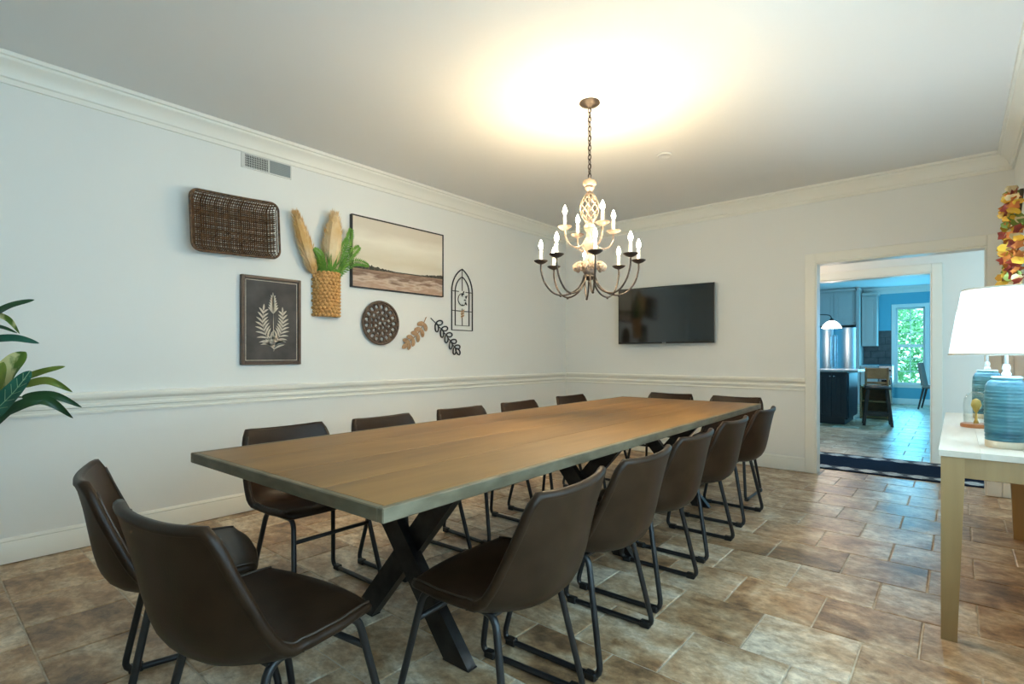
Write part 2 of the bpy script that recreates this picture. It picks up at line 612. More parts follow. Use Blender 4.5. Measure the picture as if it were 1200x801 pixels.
def tile_geo(mb, a, b, ya, yb, z=0.0):
    a, b, ya, yb = a + G / 2, b - G / 2, ya + G / 2, yb - G / 2
    e = 0.0035
    vs = [(a, ya, z - .012), (b, ya, z - .012), (b, yb, z - .012), (a, yb, z - .012),
          (a, ya, z - e * .7), (b, ya, z - e * .7), (b, yb, z - e * .7), (a, yb, z - e * .7),
          (a + e, ya + e, z), (b - e, ya + e, z), (b - e, yb - e, z), (a + e, yb - e, z)]
    fs = [(8, 9, 10, 11)]
    for k in range(4):
        l = (k + 1) % 4
        fs += [(k, l, 4 + l, 4 + k), (4 + k, 4 + l, 8 + l, 8 + k)]
    mb.add(vs, fs)


mb = MB(); tile_geo(mb, -P / 2, P / 2, -P / 2, P / 2)
full_tile = mb.mesh('floor_tile', M['tile'])
for a, b, ya, yb, full in vis:
    if full:
        o = bpy.data.objects.new('floor_tile', full_tile)
        COL.objects.link(o)
    else:
        mb = MB(); tile_geo(mb, a - (a + b) / 2, b - (a + b) / 2, ya - (ya + yb) / 2, yb - (ya + yb) / 2)
        o = mb.build('floor_tile', M['tile'], fix=False)
    o.parent = fl
    o.location = ((a + b) / 2, (ya + yb) / 2, random.uniform(-.0006, 0))
mb = MB()
for a, b, ya, yb, full in rest:
    tile_geo(mb, a, b, ya, yb, random.uniform(-.0006, 0))
tag(mb.build('distant_floor_tiles', M['tile'], fl, fix=False), None, kind='stuff')

struct(MB().box(-4.1, 1.7, YB - .15, KY + .15, H, H + .08).build('ceiling', M['ceil']), 'smooth white painted ceiling')
struct(MB().box(XL - .12, XL, YB - .12, YF + .12, 0, H).build('wall_left', M['wall']), 'pale grey wall carrying the gallery of art')
w = MB()
w.box(XL, DX0, YF, YF + .12, 0, H).box(DX1, XR, YF, YF + .12, 0, H).box(DX0, DX1, YF, YF + .12, DH, H)
struct(w.build('wall_far', M['wall']), 'pale grey wall with television and doorway')
w = MB()
wy0, wy1, wz0, wz1 = -0.20, 2.50, 0.50, 2.30
w.box(XR, XR + .12, YB, wy0, 0, H).box(XR, XR + .12, wy1, YF + .12, 0, H).box(XR, XR + .12, wy0, wy1, 0, wz0).box(XR, XR + .12, wy0, wy1, wz1, H)
struct(w.build('wall_right', M['wall']), 'pale wall with a window and the console table')
struct(MB().box(XL, XR, YB - .12, YB, 0, H).build('wall_back', M['wall']), 'plain wall opposite the television')


def window(name, label, axis, plane, u0, u1, z0, z1, nx, nz, mid=True, depth=.1, sgn=1, trim_in=True):
    """a window in a wall of constant axis coordinate; frame, sashes, muntins and panes"""
    def bx(mb, ua, ub, da, db, za, zb):
        lo, hi = sorted((plane + sgn * da, plane + sgn * db))
        if axis == 1:
            mb.bbox(ua, ub, lo, hi, za, zb, .003)
        else:
            mb.bbox(lo, hi, ua, ub, za, zb, .003)
    root = bpy.data.objects.new(name, None); COL.objects.link(root); struct(root, label)
    c = MB(); t = .085
    for args in ((u0 - t, u0, z0 - t, z1 + t), (u1, u1 + t, z0 - t, z1 + t), (u0, u1, z1, z1 + t), (u0, u1, z0 - t, z0)):
        bx(c, args[0], args[1], -.022, 0, args[2], args[3])
    c.build('casing', M['trim'], root)
    f = MB(); s = .035
    zm = (z0 + z1) / 2
    for za, zb, d in ((z0, zm, .035), (zm, z1, .06)):
        bx(f, u0, u0 + s, d, d + .025, za, zb); bx(f, u1 - s, u1, d, d + .025, za, zb)
        bx(f, u0 + s, u1 - s, d, d + .025, za, za + s); bx(f, u0 + s, u1 - s, d, d + .025, zb - s, zb)
        for i in range(1, nx):
            u = u0 + (u1 - u0) * i / nx
            bx(f, u - .008, u + .008, d + .004, d + .02, za + s, zb - s)
        for i in range(1, nz):
            z = za + (zb - za) * i / nz
            bx(f, u0 + s, u1 - s, d + .004, d + .02, z - .008, z + .008)
        for i in range(nx):
            for k in range(nz):
                g = MB()
                bx(g, u0 + (u1 - u0) * i / nx, u0 + (u1 - u0) * (i + 1) / nx, d + .010, d + .013, za + (zb - za) * k / nz, za + (zb - za) * (k + 1) / nz)
                g.build('pane', M['pane'], root)
    f.build('sash', M['trim'], root)
    b = MB(); bx(b, u0 - .1, u1 + .1, -.05, .03, z0 - .03, z0)
    b.build('sill', M['trim'], root)
    return root


window('window_1', 'wide white window in the wall of the console table', 0, XR, wy0, wy1, wz0, wz1, 4, 2, sgn=1)


def sweep_profile(prof, path, closed_prof=True):
    """prof: (offset from wall, z); path: list of ((x,y),(nx,ny)) where n is the offset direction"""
    mb = MB(); n = len(prof)
    for (p, q) in path:
        for d, z in prof:
            mb.v.append((p[0] + q[0] * d, p[1] + q[1] * d, z))
    for i in range(len(path) - 1):
        for k in range(n):
            l = (k + 1) % n
            mb.f.append((i * n + k, i * n + l, (i + 1) * n + l, (i + 1) * n + k))
    mb.f.append(tuple(range(n))); mb.f.append(tuple(reversed(range((len(path) - 1) * n, len(path) * n))))
    return mb


inset = [((XL, YB), (1, 1)), ((XL, YF), (1, -1)), ((XR, YF), (-1, -1)), ((XR, YB), (-1, 1))]
crown = [(0, H - .145), (.014, H - .145), (.016, H - .118), (.026, H - .112), (.030, H - .10), (.040, H - .078), (.058, H - .056),
         (.078, H - .042), (.083, H - .034), (.083, H - .024), (.096, H - .020), (.100, H - .0005), (0, H - .0005)]
c = sweep_profile(crown, inset + [inset[0]])
struct(c.build('trim_1', M['trim'], smooth=True), 'white crown moulding around the ceiling')
rail = [(0, .785), (.014, .785), (.016, .797), (.010, .803), (.012, .818), (.026, .824), (.027, .838), (.018, .846), (.022, .862),
        (.038, .872), (.044, .884), (.044, .902), (.036, .910), (0, .910)]
struct(sweep_profile(rail, [((XL, YB), (1, 0)), ((XL, YF), (1, -1)), ((DX0 - .085, YF), (0, -1))]).build('trim_2', M['trim'], smooth=True),
       'white chair rail along the art and television walls')
base = [(0, .004), (.016, .004), (.016, .112), (.012, .118), (.014, .124), (.008, .136), (.004, .140), (0, .140)]
struct(sweep_profile(base, [((XL, YB), (1, 0)), ((XL, YF), (1, -1)), ((DX0 - .085, YF), (0, -1))]).build('baseboard_left', M['trim'], smooth=True),
       'white baseboard along the art and television walls')
struct(sweep_profile(base, [((DX1 + .095, YF), (0, -1)), ((XR, YF), (-1, -1)), ((XR, YB), (-1, 0))]).build('baseboard_right', M['trim'], smooth=True),
       'white baseboard behind the console table')
struct(sweep_profile(rail, [((DX1 + .095, YF), (0, -1)), ((XR, YF), (-1, -1)), ((XR, wy1 + .1), (-1, 0))]).build('trim_3', M['trim'], smooth=True),
       'white chair rail behind the console table')


def casing(name, label, x0, x1, h, y, t=.09, d=.02, jamb=.12):
    m = MB()
    m.bbox(x0 - t, x0, y - d, y - .0005, .002, h + t, .004)
    m.bbox(x1, x1 + t, y - d, y - .0005, .002, h + t, .004)
    m.bbox(x0, x1, y - d, y - .0005, h, h + t, .004)
    # jamb lining
    m.box(x0 - .001, x0 + .012, y - .012, y + jamb + .012, .002, h)
    m.box(x1 - .012, x1 + .001, y - .012, y + jamb + .012, .002, h)
    m.box(x0 + .012, x1 - .012, y - .012, y + jamb + .012, h - .012, h + .001)
    struct(m.build(name, M['trim']), label)


casing('trim_4', 'white casing around the doorway in the television wall', DX0, DX1, DH, YF)

# hall
struct(MB().box(-2.95, -2.83, YF + .12, Y2, 0, H).build('wall_hall_left', M['wall']), 'plain end wall of the hall')
struct(MB().box(1.5, 1.62, YF + .12, Y2, 0, H).build('wall_hall_right', M['wall']), 'plain end wall of the hall beyond the doorway')
w = MB()
w.box(-3.7, D2X0, Y2, Y2 + .12, 0, H).box(D2X1, 1.62, Y2, Y2 + .12, 0, H).box(D2X0, D2X1, Y2, Y2 + .12, D2H, H)
struct(w.build('wall_hall', M['wall']), 'off-white hall wall with the kitchen doorway')
casing('trim_5', 'white casing around the kitchen doorway', D2X0, D2X1, D2H, Y2)

# kitchen shell
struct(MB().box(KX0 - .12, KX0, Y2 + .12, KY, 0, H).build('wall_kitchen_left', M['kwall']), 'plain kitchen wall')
w = MB()
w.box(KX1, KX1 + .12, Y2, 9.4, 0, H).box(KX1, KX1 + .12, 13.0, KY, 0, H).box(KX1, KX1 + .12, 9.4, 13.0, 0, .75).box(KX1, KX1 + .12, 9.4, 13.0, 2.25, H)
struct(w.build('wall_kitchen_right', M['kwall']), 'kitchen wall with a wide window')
window('window_3', 'wide kitchen window beside the island', 0, KX1, 9.4, 13.0, .75, 2.25, 4, 2, sgn=1)
w = MB()
kx0, kx1, kz0, kz1 = -1.085, -0.55, .475, 2.25
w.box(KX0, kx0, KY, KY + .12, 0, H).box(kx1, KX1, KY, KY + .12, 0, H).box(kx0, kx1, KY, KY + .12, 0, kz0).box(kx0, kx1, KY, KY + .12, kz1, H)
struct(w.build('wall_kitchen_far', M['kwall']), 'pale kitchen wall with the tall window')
window('window_2', 'tall narrow kitchen window with leaves outside', 1, KY, kx0, kx1, kz0, kz1, 2, 3, sgn=1)
struct(sweep_profile(crown, [((KX0, KY), (0, -1)), ((KX1, KY), (-1, -1)), ((KX1, Y2 + .12), (-1, 0))]).build('trim_6', M['trim'], smooth=True), 'kitchen crown moulding')
struct(sweep_profile(base, [((-1.12, KY), (0, -1)), ((KX1, KY), (-1, -1)), ((KX1, Y2 + .12), (-1, 0))]).build('baseboard_kitchen', M['trim'], smooth=True), 'kitchen baseboard')
struct(sweep_profile(base, [((D2X1 + .09, Y2), (0, -1)), ((1.5, Y2), (0, -1))]).build('baseboard_hall', M['trim'], smooth=True), 'hall baseboard')


# ---------------------------------------------------------------- dining table
TW, TL, TT, TH = 1.195, 3.64, .036, .749
tbl = empty('dining_table', 'long wooden dining table with grey edges and black X legs', 'table', (-1.720, 2.575, 0), math.radians(1.6))
hw, hl = TW / 2, TL / 2
e = .022
cuts = [-hw + e, -.30, 0.0, .29, hw - e]
for a, b in zip(cuts, cuts[1:]):
    MB().bbox(a + .0006, b - .0006, -hl + e, hl - e, TH - TT, TH, .0014).build('tabletop_plank', M['oak'], tbl)
for a in ((-hw, -hw + e, -hl, hl), (hw - e, hw, -hl, hl), (-hw + e, hw - e, -hl, -hl + e), (-hw + e, hw - e, hl - e, hl)):
    MB().bbox(*a, TH - TT - .002, TH + .0005, .003).build('edge_band', M['edge'], tbl)
for yy in (-1.235, 0.085, 1.335):
    tr = bpy.data.objects.new('x_trestle', None); COL.objects.link(tr); tr.parent = tbl; tr.location = (0, yy, 0)
    hb = TH - TT
    for s in (-1, 1):
        dx, half, th = .60, .048, .028
        dirv = Vector((-2 * .30 * s, 0, hb)).normalized()
        nx = Vector((dirv.z, 0, -dirv.x))
        k = half / abs(dirv.z)
        m = MB()
        y0, y1 = (-th, -.001) if s > 0 else (.001, th)
        poly = [(s * .30 - k, .004), (s * .30 + k, .004), (-s * .30 + k, hb - .012), (-s * .30 - k, hb - .012)]
        m.prism(poly, 1, y0 - .008, y1 + .008)
        m.build('leg', M['steel'], tr)
        MB().bbox(s * .30 - k - .004, s * .30 + k + .004, y0 - .010, y1 + .010, 0, .006, .002).build('foot_plate', M['steel'], tr)
    MB().bbox(-.37, .37, -.045, .045, hb - .012, hb, .002).build('top_plate', M['steel'], tr)

# ---------------------------------------------------------------- chairs
CH_PROF = [(.222, .452), (.212, .462), (.15, .460), (.08, .452), (.0, .442), (-.07, .432), (-.12, .430), (-.158, .444), (-.182, .475),
           (-.198, .53), (-.210, .60), (-.222, .675), (-.235, .735), (-.244, .758)]


def chair_surface(nv=30, nu=14):
    path = spline([(0, y, z) for y, z in CH_PROF], 5)
    # resample by arc length
    ln = [0]
    for a, b in zip(path, path[1:]):
        ln.append(ln[-1] + (b - a).length)
    pts = []
    j = 0
    for i in range(nv + 1):
        s = ln[-1] * i / nv
        while j < len(path) - 2 and ln[j + 1] < s:
            j += 1
        t = (s - ln[j]) / max(1e-9, ln[j + 1] - ln[j])
        pts.append(path[j].lerp(path[j + 1], t))
    rows = []
    for i, p in enumerate(pts):
        t = i / nv
        w = interp([(0, .405), (.03, .435), (.2, .462), (.42, .470), (.55, .470), (.70, .458), (.85, .434), (.95, .412), (1, .378)], t) / 2
        fy = interp([(0, -.018), (.05, -.012), (.2, 0), (.34, .018), (.43, .052), (.52, .084), (.60, .086), (.70, .072), (.85, .046), (1, .026)], t)
        fz = interp([(0, -.006), (.2, .006), (.34, .020), (.44, .034), (.54, .028), (.7, .010), (.9, .0), (1, .008)], t)
        r = []
        for k in range(nu + 1):
            u = -1 + 2 * k / nu
            q = abs(u) ** 2.3
            r.append(Vector((u * w, p.y + fy * q, p.z + fz * q)))
        rows.append(r)
    return rows


def thick_rows(rows, th):
    """offset copy of a grid along its normals"""
    m, n = len(rows), len(rows[0])
    out = []
    for i in range(m):
        r = []
        for k in range(n):
            du = rows[i][min(k + 1, n - 1)] - rows[i][max(k - 1, 0)]
            dv = rows[min(i + 1, m - 1)][k] - rows[max(i - 1, 0)][k]
            nn = du.cross(dv).normalized()
            r.append(rows[i][k] - nn * th)
        out.append(r)
    return out


def make_chair():
    root = empty('dining_chair', 'x', 'chair', group='brown chairs around the dining table')
    rows = chair_surface()
    # keep normals pointing to the sitter
    back = thick_rows(rows, -.026)
    if back[5][7].z > rows[5][7].z:
        back = thick_rows(rows, .026)
    cut = 13

    def shell(i0, i1, name, first, last):
        A, B = rows[i0:i1 + 1], back[i0:i1 + 1]
        m, n = len(A), len(A[0])
        mb = MB(); mb.grid(A); mb.grid([list(r) for r in B])
        k = m * n
        f = []
        for i in range(m - 1):
            for c in (0, n - 1):
                f.append((i * n + c, (i + 1) * n + c, k + (i + 1) * n + c, k + i * n + c))
        for c in range(n - 1):
            if first:
                f.append((c, c + 1, k + c + 1, k + c))
            if last:
                f.append(((m - 1) * n + c, (m - 1) * n + c + 1, k + (m - 1) * n + c + 1, k + (m - 1) * n + c))
        mb.f += f
        return mb.build(name, M['leather'], root, smooth=True)
    shell(0, cut, 'seat', True, False)
    shell(cut, len(rows) - 1, 'backrest', False, True)
    mid = lambda i, k, t=.5: rows[i][k].lerp(back[i][k], t)
    n = len(rows[0]) - 1
    loop = [mid(i, 0) for i in range(len(rows))] + [mid(len(rows) - 1, k) for k in range(1, n)] + \
           [mid(i, n) for i in reversed(range(len(rows)))] + [mid(0, k) for k in reversed(range(1, n))]
    MB().tube(loop, .0145, 8, closed=True).build('edge_piping', M['leather'], root, smooth='all')
    for c in (0, n):
        ln = [rows[i][c] + (rows[i][c] - back[i][c]).normalized() * .0015 for i in range(1, len(rows) - 1)]
        MB().tube(ln, .0038, 6).build('welt', M['welt'], root, smooth='all')
    sm = [back[cut][k] + (back[cut][k] - rows[cut][k]).normalized() * .001 for k in range(0, n + 1)]
    MB().tube(sm, .0035, 6).build('seam', M['welt'], root, smooth='all')
    for s in (-1, 1):
        corner = [(s * .180, .185, .418), (s * .225, .275, .013), (s * .220, -.155, .013), (s * .170, -.075, .408)]
        MB().tube(fillet(corner, .045, True), .0112, 8, closed=True).build('sled_leg', M['tube'], root, smooth='all')
        for y in (.235, -.118):
            MB().bbox(s * .2235 - .0145, s * .2235 + .0145, y - .022, y + .022, 0, .0275, .004).build('floor_glide', M['rubber'], root)
    MB().tube([(-.190, .2055, .325), (.190, .2055, .325)], .0095, 8).build('crossbar', M['tube'], root, smooth='all')
    MB().bbox(-.175, .175, -.075, -.045, .396, .410, .003).build('seat_bracket', M['tube'], root)
    MB().bbox(-.185, .185, .10, .13, .405, .425, .003).build('seat_bracket', M['tube'], root)
    return root


chair = make_chair()
ORD = ['first', 'second', 'third', 'fourth', 'last']
spots = []
Rr = math.radians
for i, (x, y, a) in enumerate([(-2.425, 3.93, -91), (-2.375, 3.145, -89), (-2.365, 2.50, -92), (-2.345, 1.86, -88), (-2.365, 1.285, -89)]):
    spots.append((x, y, a, 'brown chair on the art wall side of the table, %s of five from the television' % ORD[i]))
for i, (x, y, a) in enumerate([(-1.213, 3.815, 90.5), (-1.180, 3.065, 90), (-1.140, 2.380, 91), (-1.095, 1.785, 92), (-1.068, 1.238, 96)]):
    spots.append((x, y, a, 'brown chair on the doorway side of the table, %s of five from the television' % ORD[i]))
spots.append((-2.07, 4.54, 180, 'brown chair at the table end below the television, on the art wall side'))
spots.append((-1.465, 4.515, 180, 'brown chair at the table end below the television, on the doorway side'))
spots.append((-1.985, .612, -14.5, 'brown chair at the table end facing the television, nearer the leafy plant'))
spots.append((-1.402, .608, 8.5, 'brown chair at the table end facing the television, farther from the leafy plant'))
for i, (x, y, a, lab) in enumerate(spots):
    o = chair if i == 0 else copy_tree(chair)
    o.location = (x, y, 0)
    o.rotation_euler = (0, 0, Rr(a))
    o['label'] = lab

# ---------------------------------------------------------------- chandelier
CX_, CY_ = -1.783, 2.862
ch = empty('chandelier', 'two-tier candle chandelier with cream carved column and dark bronze arms above the table', 'chandelier', (CX_, CY_, 0), 0)
face = math.atan2(-CY_, -CX_)      # direction from the chandelier to the camera's side of the room
MB().lathe([(.002, 2.7395), (.064, 2.7395), (.066, 2.732), (.055, 2.722), (.030, 2.714), (.012, 2.708), (.004, 2.70)], 24).build('ceiling_canopy', M['bronze'], ch, smooth=True)
z = 2.705
i = 0
while z > 2.262:
    a = (PI / 2) * (i % 2)
    pts = []
    for k in range(10):
        t = 2 * PI * k / 10
        lx, lz = .0105 * math.cos(t), .019 * math.sin(t)
        pts.append((lx * math.cos(a), lx * math.sin(a), z - .014 + lz))
    MB().tube(pts, .0034, 5, closed=True).build('chain_link', M['bronze'], ch, smooth='all')
    z -= .0300
    i += 1
MB().tube([(.004 * math.cos(k), .004 * math.sin(k), 2.70 - k * .027) for k in range(17)], .0018, 5).build('chain_wire', M['bronze'], ch, smooth='all')
# carved column
MB().lathe([(.004, 2.262), (.012, 2.258), (.012, 2.244), (.040, 2.240), (.044, 2.226), (.040, 2.214), (.024, 2.206), (.030, 2.196), (.026, 2.184), (.014, 2.174), (.010, 2.15),
            (.010, 1.99), (.018, 1.975), (.034, 1.955), (.036, 1.935), (.022, 1.915), (.018, 1.89), (.030, 1.87), (.044, 1.845), (.046, 1.82), (.030, 1.795),
            (.022, 1.77), (.034, 1.745), (.040, 1.72), (.052, 1.706), (.056, 1.69), (.044, 1.676), (.040, 1.655), (.026, 1.645)], 20).build('column', M['cream'], ch, smooth=True)
for k in range(8):
    for s in (1, -1):
        pts = []
        for q in range(17):
            t = q / 16
            a = 2 * PI * k / 8 + s * t * PI * .9
            r = .014 + .046 * math.sin(PI * min(1, t * 1.02)) ** .9
            pts.append((r * math.cos(a), r * math.sin(a), 2.165 - t * .205))
        MB().tube(pts, .0042, 5).build('lattice_rod', M['cream'], ch, smooth='all')
MB().lathe([(.004, 1.645), (.036, 1.643), (.040, 1.628), (.030, 1.615), (.010, 1.605), (.012, 1.592), (.004, 1.582)], 16).build('hub', M['bronze'], ch, smooth=True)
for k in range(10):   # ring of carved leaf scrolls
    a = 2 * PI * k / 10
    d, t = Vector((math.cos(a), math.sin(a), 0)), Vector((-math.sin(a), math.cos(a), 0))
    m = MB()
    pts = [d * .045 + Vector((0, 0, 1.695)), d * .070 + Vector((0, 0, 1.712)), d * .092 + Vector((0, 0, 1.700)), d * .096 + Vector((0, 0, 1.680)),
           d * .084 + Vector((0, 0, 1.672)), d * .078 + Vector((0, 0, 1.684))]
    m.tube(spline(pts, 4), [.010] * 6 + [.013] * 5 + [.010] * 10, 6)
    m.sphere(d * .086 + t * .014 + Vector((0, 0, 1.688)), .011, 8, 5)
    m.sphere(d * .086 - t * .014 + Vector((0, 0, 1.688)), .011, 8, 5)
    m.build('carved_scroll', M['cream'], ch, smooth='all')


def lamp_point(name, loc, energy, color, radius, parent=None):
    d = bpy.data.lights.new(name, 'POINT')
    d.energy, d.color, d.shadow_soft_size = energy, color, radius
    o = bpy.data.objects.new(name, d)
    o.location = loc
    COL.objects.link(o)
    o.parent = parent
    return o


BULB_E = 34
WARM = (1.0, 0.75, 0.44)


def candle_light(a, r, zc, arm_pts, armmat, cupmat, thick):
    d = Vector((math.cos(a), math.sin(a), 0))
    w = lambda rr, zz: d * rr + Vector((0, 0, zz))
    arm = MB().tube(spline([w(*p) for p in arm_pts], 6), thick, 7).build('arm', armmat, ch, smooth='all')
    lo = min(arm_pts, key=lambda p: p[1])
    MB().sphere(w(*lo) + Vector((0, 0, -.004)), .0085, 8, 6).build('ball_finial', armmat, arm, smooth='all')
    cp = MB().lathe([(.004, -.012), (.012, -.010), (.030, -.002), (.043, .008), (.045, .012), (.041, .011), (.028, .003), (.004, .001)], 18).build(
        'drip_cup', cupmat, arm, smooth=True, loc=w(r, zc))
    MB().lathe([(.0105, .0), (.0105, .078), (.008, .082), (.004, .083)], 12).build('candle_sleeve', M['candle'], arm, smooth=True, loc=w(r, zc))
    MB().lathe([(.003, .0), (.0075, .004), (.013, .016), (.0145, .026), (.011, .040), (.006, .052), (.002, .062)], 12).build(
        'bulb', M['bulb'], arm, smooth='all', loc=w(r, zc + .083))
    lamp_point('bulb_light', w(r, zc + .112), BULB_E, WARM, .016, ch)


for k in range(8):
    a = face + math.radians(6 + 45 * k)
    candle_light(a, .31, 1.722, [(.034, 1.640), (.046, 1.60), (.075, 1.555), (.125, 1.522), (.185, 1.512), (.240, 1.535), (.285, 1.592), (.307, 1.66), (.31, 1.712)],
                 M['bronze'], M['bronze'], .0058)
for k in range(4):
    a = face + math.radians(27 + 90 * k)
    candle_light(a, .172, 1.925, [(.028, 1.865), (.05, 1.83), (.09, 1.812), (.135, 1.825), (.165, 1.868), (.172, 1.915)], M['cream'], M['cream'], .0052)

d = MB().lathe([(.002, 2.738), (.062, 2.738), (.064, 2.731), (.052, 2.725), (.048, 2.728), (.002, 2.727)], 24).build('ceiling_speaker', M['ceil'], None, smooth=True, loc=(-1.79, 3.99, 0))
tag(d, 'small flush white round fixture on the ceiling beyond the chandelier', 'ceiling fixture')

# ---------------------------------------------------------------- television
tv = empty('television', 'black flat television mounted on the wall beside the doorway', 'television', (-2.497, 5.575, 1.586), math.radians(4.5))
TWd, THt = 1.10, .645
MB().bbox(-TWd / 2, TWd / 2, -.012, .022, -THt / 2, THt / 2, .004).build('case', M['silver'], tv)
f = MB()
b = .010
f.box(-TWd / 2 + .003, TWd / 2 - .003, -.0145, -.012, THt / 2 - b, THt / 2 - .002).box(-TWd / 2 + .003, TWd / 2 - .003, -.0145, -.012, -THt / 2 + .002, -THt / 2 + .020)
f.box(-TWd / 2 + .003, -TWd / 2 + b, -.0145, -.012, -THt / 2 + .02, THt / 2 - b).box(TWd / 2 - b, TWd / 2 - .003, -.0145, -.012, -THt / 2 + .02, THt / 2 - b)
f.build('bezel', M['tvbezel'], tv)
MB().box(-TWd / 2 + b, TWd / 2 - b, -.0135, -.012, -THt / 2 + .02, THt / 2 - b).build('screen', M['screen'], tv)
g = MB()
for x in (-.020, -.004, .011):
    g.box(x, x + .010, -.0155, -.0145, -THt / 2 + .006, -THt / 2 + .017)
g.build('maker_mark', M['silver'], tv)
MB().bbox(-.25, .25, .022, .05, -.2, .2, .01).build('back_housing', M['tvbezel'], tv)
MB().bbox(-.12, .12, .05, .112, -.11, .11, .005).build('wall_bracket', M['steel'], tv)


# ---------------------------------------------------------------- wall art on the left wall (local frame: x along the wall = world y, y out of the wall = world x, z up)
def on_wall(name, label, cat, y, z, out=0.0):
    o = empty(name, label, cat, (XL + out, y, z))
    # local +x -> world +y, local +y -> world -x, so things stand out along local -y
    o.rotation_euler = (0, 0, PI / 2)
    return o


# air vent
v = on_wall('air_vent', 'white wall register with two louvred panels below the crown moulding', 'vent', 1.79, 2.54)
m = MB()
m.bbox(-.187, .187, -.008, 0, .046, .057, .002).bbox(-.187, .187, -.008, 0, -.057, -.046, .002).bbox(-.187, -.160, -.008, 0, -.046, .046, .002)
m.bbox(.176, .187, -.008, 0, -.046, .046, .002).bbox(.004, .018, -.008, 0, -.046, .046, .002)
m.build('frame', M['ventgrey'], v)
MB().box(-.160, .176, -.0015, -.0005, -.046, .046).build('duct_opening', M['dark'], v)
for k in range(13):
    x = -.152 + k * .0123
    MB().box(x - .0016, x + .0016, -.007, -.0015, -.046, .046).build('vertical_fin', M['ventgrey'], v)
for k in range(6):
    zz = -.040 + k * .016
    MB().box(-.160, .004, -.0045, -.0015, zz - .0012, zz + .0012).build('cross_fin', M['ventgrey'], v)
for k in range(9):
    zz = -.041 + k * .0102
    MB().add([(.018, -.001, zz - .006), (.176, -.001, zz - .006), (.176, -.0075, zz + .0035), (.018, -.0075, zz + .0035),
              (.018, -.001, zz - .004), (.176, -.001, zz - .004), (.176, -.0075, zz + .0055), (.018, -.0075, zz + .0055)],
             [(0, 1, 2, 3), (7, 6, 5, 4), (0, 4, 5, 1), (1, 5, 6, 2), (2, 6, 7, 3), (3, 7, 4, 0)]).build('louvre', M['ventfin'], v)

# woven rectangular tray
bk = on_wall('woven_tray', 'dark brown rectangular woven wicker tray hung on the wall below the vent', 'basket', 1.535, 2.032)
bk.rotation_euler = (0, Rr(-2.2), PI / 2)
BW, BH, BR, BD = .292, .200, .055, .105


def sq_round(t, w, h, r):
    """point on a rounded rectangle outline, t in 0..1"""
    seg = [(w - r, h - r, 0), (-(w - r), h - r, PI / 2), (-(w - r), -(h - r), PI), (w - r, -(h - r), 3 * PI / 2)]
    q = t * 4
    i = int(q) % 4
    f = q - int(q)
    cx, cz, a0 = seg[i]
    if f < .5:
        a = a0 + f * 2 * PI / 2
        return (cx + r * math.cos(a), cz + r * math.sin(a))
    nx = seg[(i + 1) % 4]
    p = (cx + r * math.cos(a0 + PI / 2), cz + r * math.sin(a0 + PI / 2))
    e2 = (nx[0] + r * math.cos(nx[2]), nx[1] + r * math.sin(nx[2]))
    g = (f - .5) * 2
    return (p[0] + (e2[0] - p[0]) * g, p[1] + (e2[1] - p[1]) * g)


def tray_depth(x, z):
    ex = max(0, abs(x) / BW - .80) / .20
    ez = max(0, abs(z) / BH - .72) / .28
    q = min(1, (ex ** 2 + ez ** 2) ** .5)
    bow = .014 * (x / BW) ** 2
    return -(.012 + (BD - .02) * q ** 1.4 + bow)


rim = [sq_round(k / 96, BW, BH, BR) for k in range(96)]
MB().tube([(x, tray_depth(x, zz) - .002, zz) for x, zz in rim], .0085, 8, closed=True).build('rim', M['darkwicker'], bk, smooth='all')
wv = MB()


def inside(x, zz, s=1.0):
    w, h, r = BW * s, BH * s, BR * s
    dx, dz = abs(x) - (w - r), abs(zz) - (h - r)
    if dx > 0 and dz > 0:
        return dx * dx + dz * dz < r * r
    return abs(x) < w and abs(zz) < h


rnd = random.Random(3)
for k in range(40):
    x = -BW + (k + .5) * 2 * BW / 40 + rnd.uniform(-.002, .002)
    wdt = rnd.choice([.0032, .0038, .0046]) * (1.6 if k % 6 in (0,) else 1)
    pts = []
    for q in range(31):
        zz = -BH + q * 2 * BH / 30
        if inside(x, zz):
            pts.append((x, tray_depth(x, zz) + .0018 * (1 if (q + k) % 2 else -1), zz))
    if len(pts) > 2:
        wv.tube(pts, wdt, 4)
for k in range(27):
    zz = -BH + (k + .5) * 2 * BH / 27 + rnd.uniform(-.002, .002)
    wdt = rnd.choice([.0034, .0044, .0054]) * (1.35 if abs(zz) < .11 and k % 3 else 1)
    pts = []
    for q in range(41):
        x = -BW + q * 2 * BW / 40
        if inside(x, zz):
            pts.append((x, tray_depth(x, zz) - .0018 * (1 if (q + k) % 2 else -1), zz))
    if len(pts) > 2:
        wv.tube(pts, wdt, 4)
tag(wv.build('weave', M['darkwicker'], bk), None, kind='stuff')

# framed fern print
pr = on_wall('fern_print', 'brown framed charcoal panel printed with a cream fern', 'picture', 1.816, 1.386)
pw, ph = .223, .325
for a in ((-pw, -pw + .022, -ph, ph), (pw - .022, pw, -ph, ph), (-pw + .022, pw - .022, ph - .022, ph), (-pw + .022, pw - .022, -ph, -ph + .022)):
    MB().bbox(a[0], a[1], -.036, 0, a[2], a[3], .003).build('frame_rail', M['brownframe'], pr)
cv = MB().box(-pw + .022, pw - .022, -.026, -.004, -ph + .022, ph - .022).build('canvas', M['chalk'], pr)
bl = MB()
q = .030
for a in ((-pw + q, pw - q, ph - q - .004, ph - q), (-pw + q, pw - q, -ph + q, -ph + q + .004), (-pw + q, -pw + q + .004, -ph + q, ph - q), (pw - q - .004, pw - q, -ph + q, ph - q)):
    bl.box(a[0], a[1], -.0268, -.026, a[2], a[3])
bl.build('border_line', M['motif'], cv)


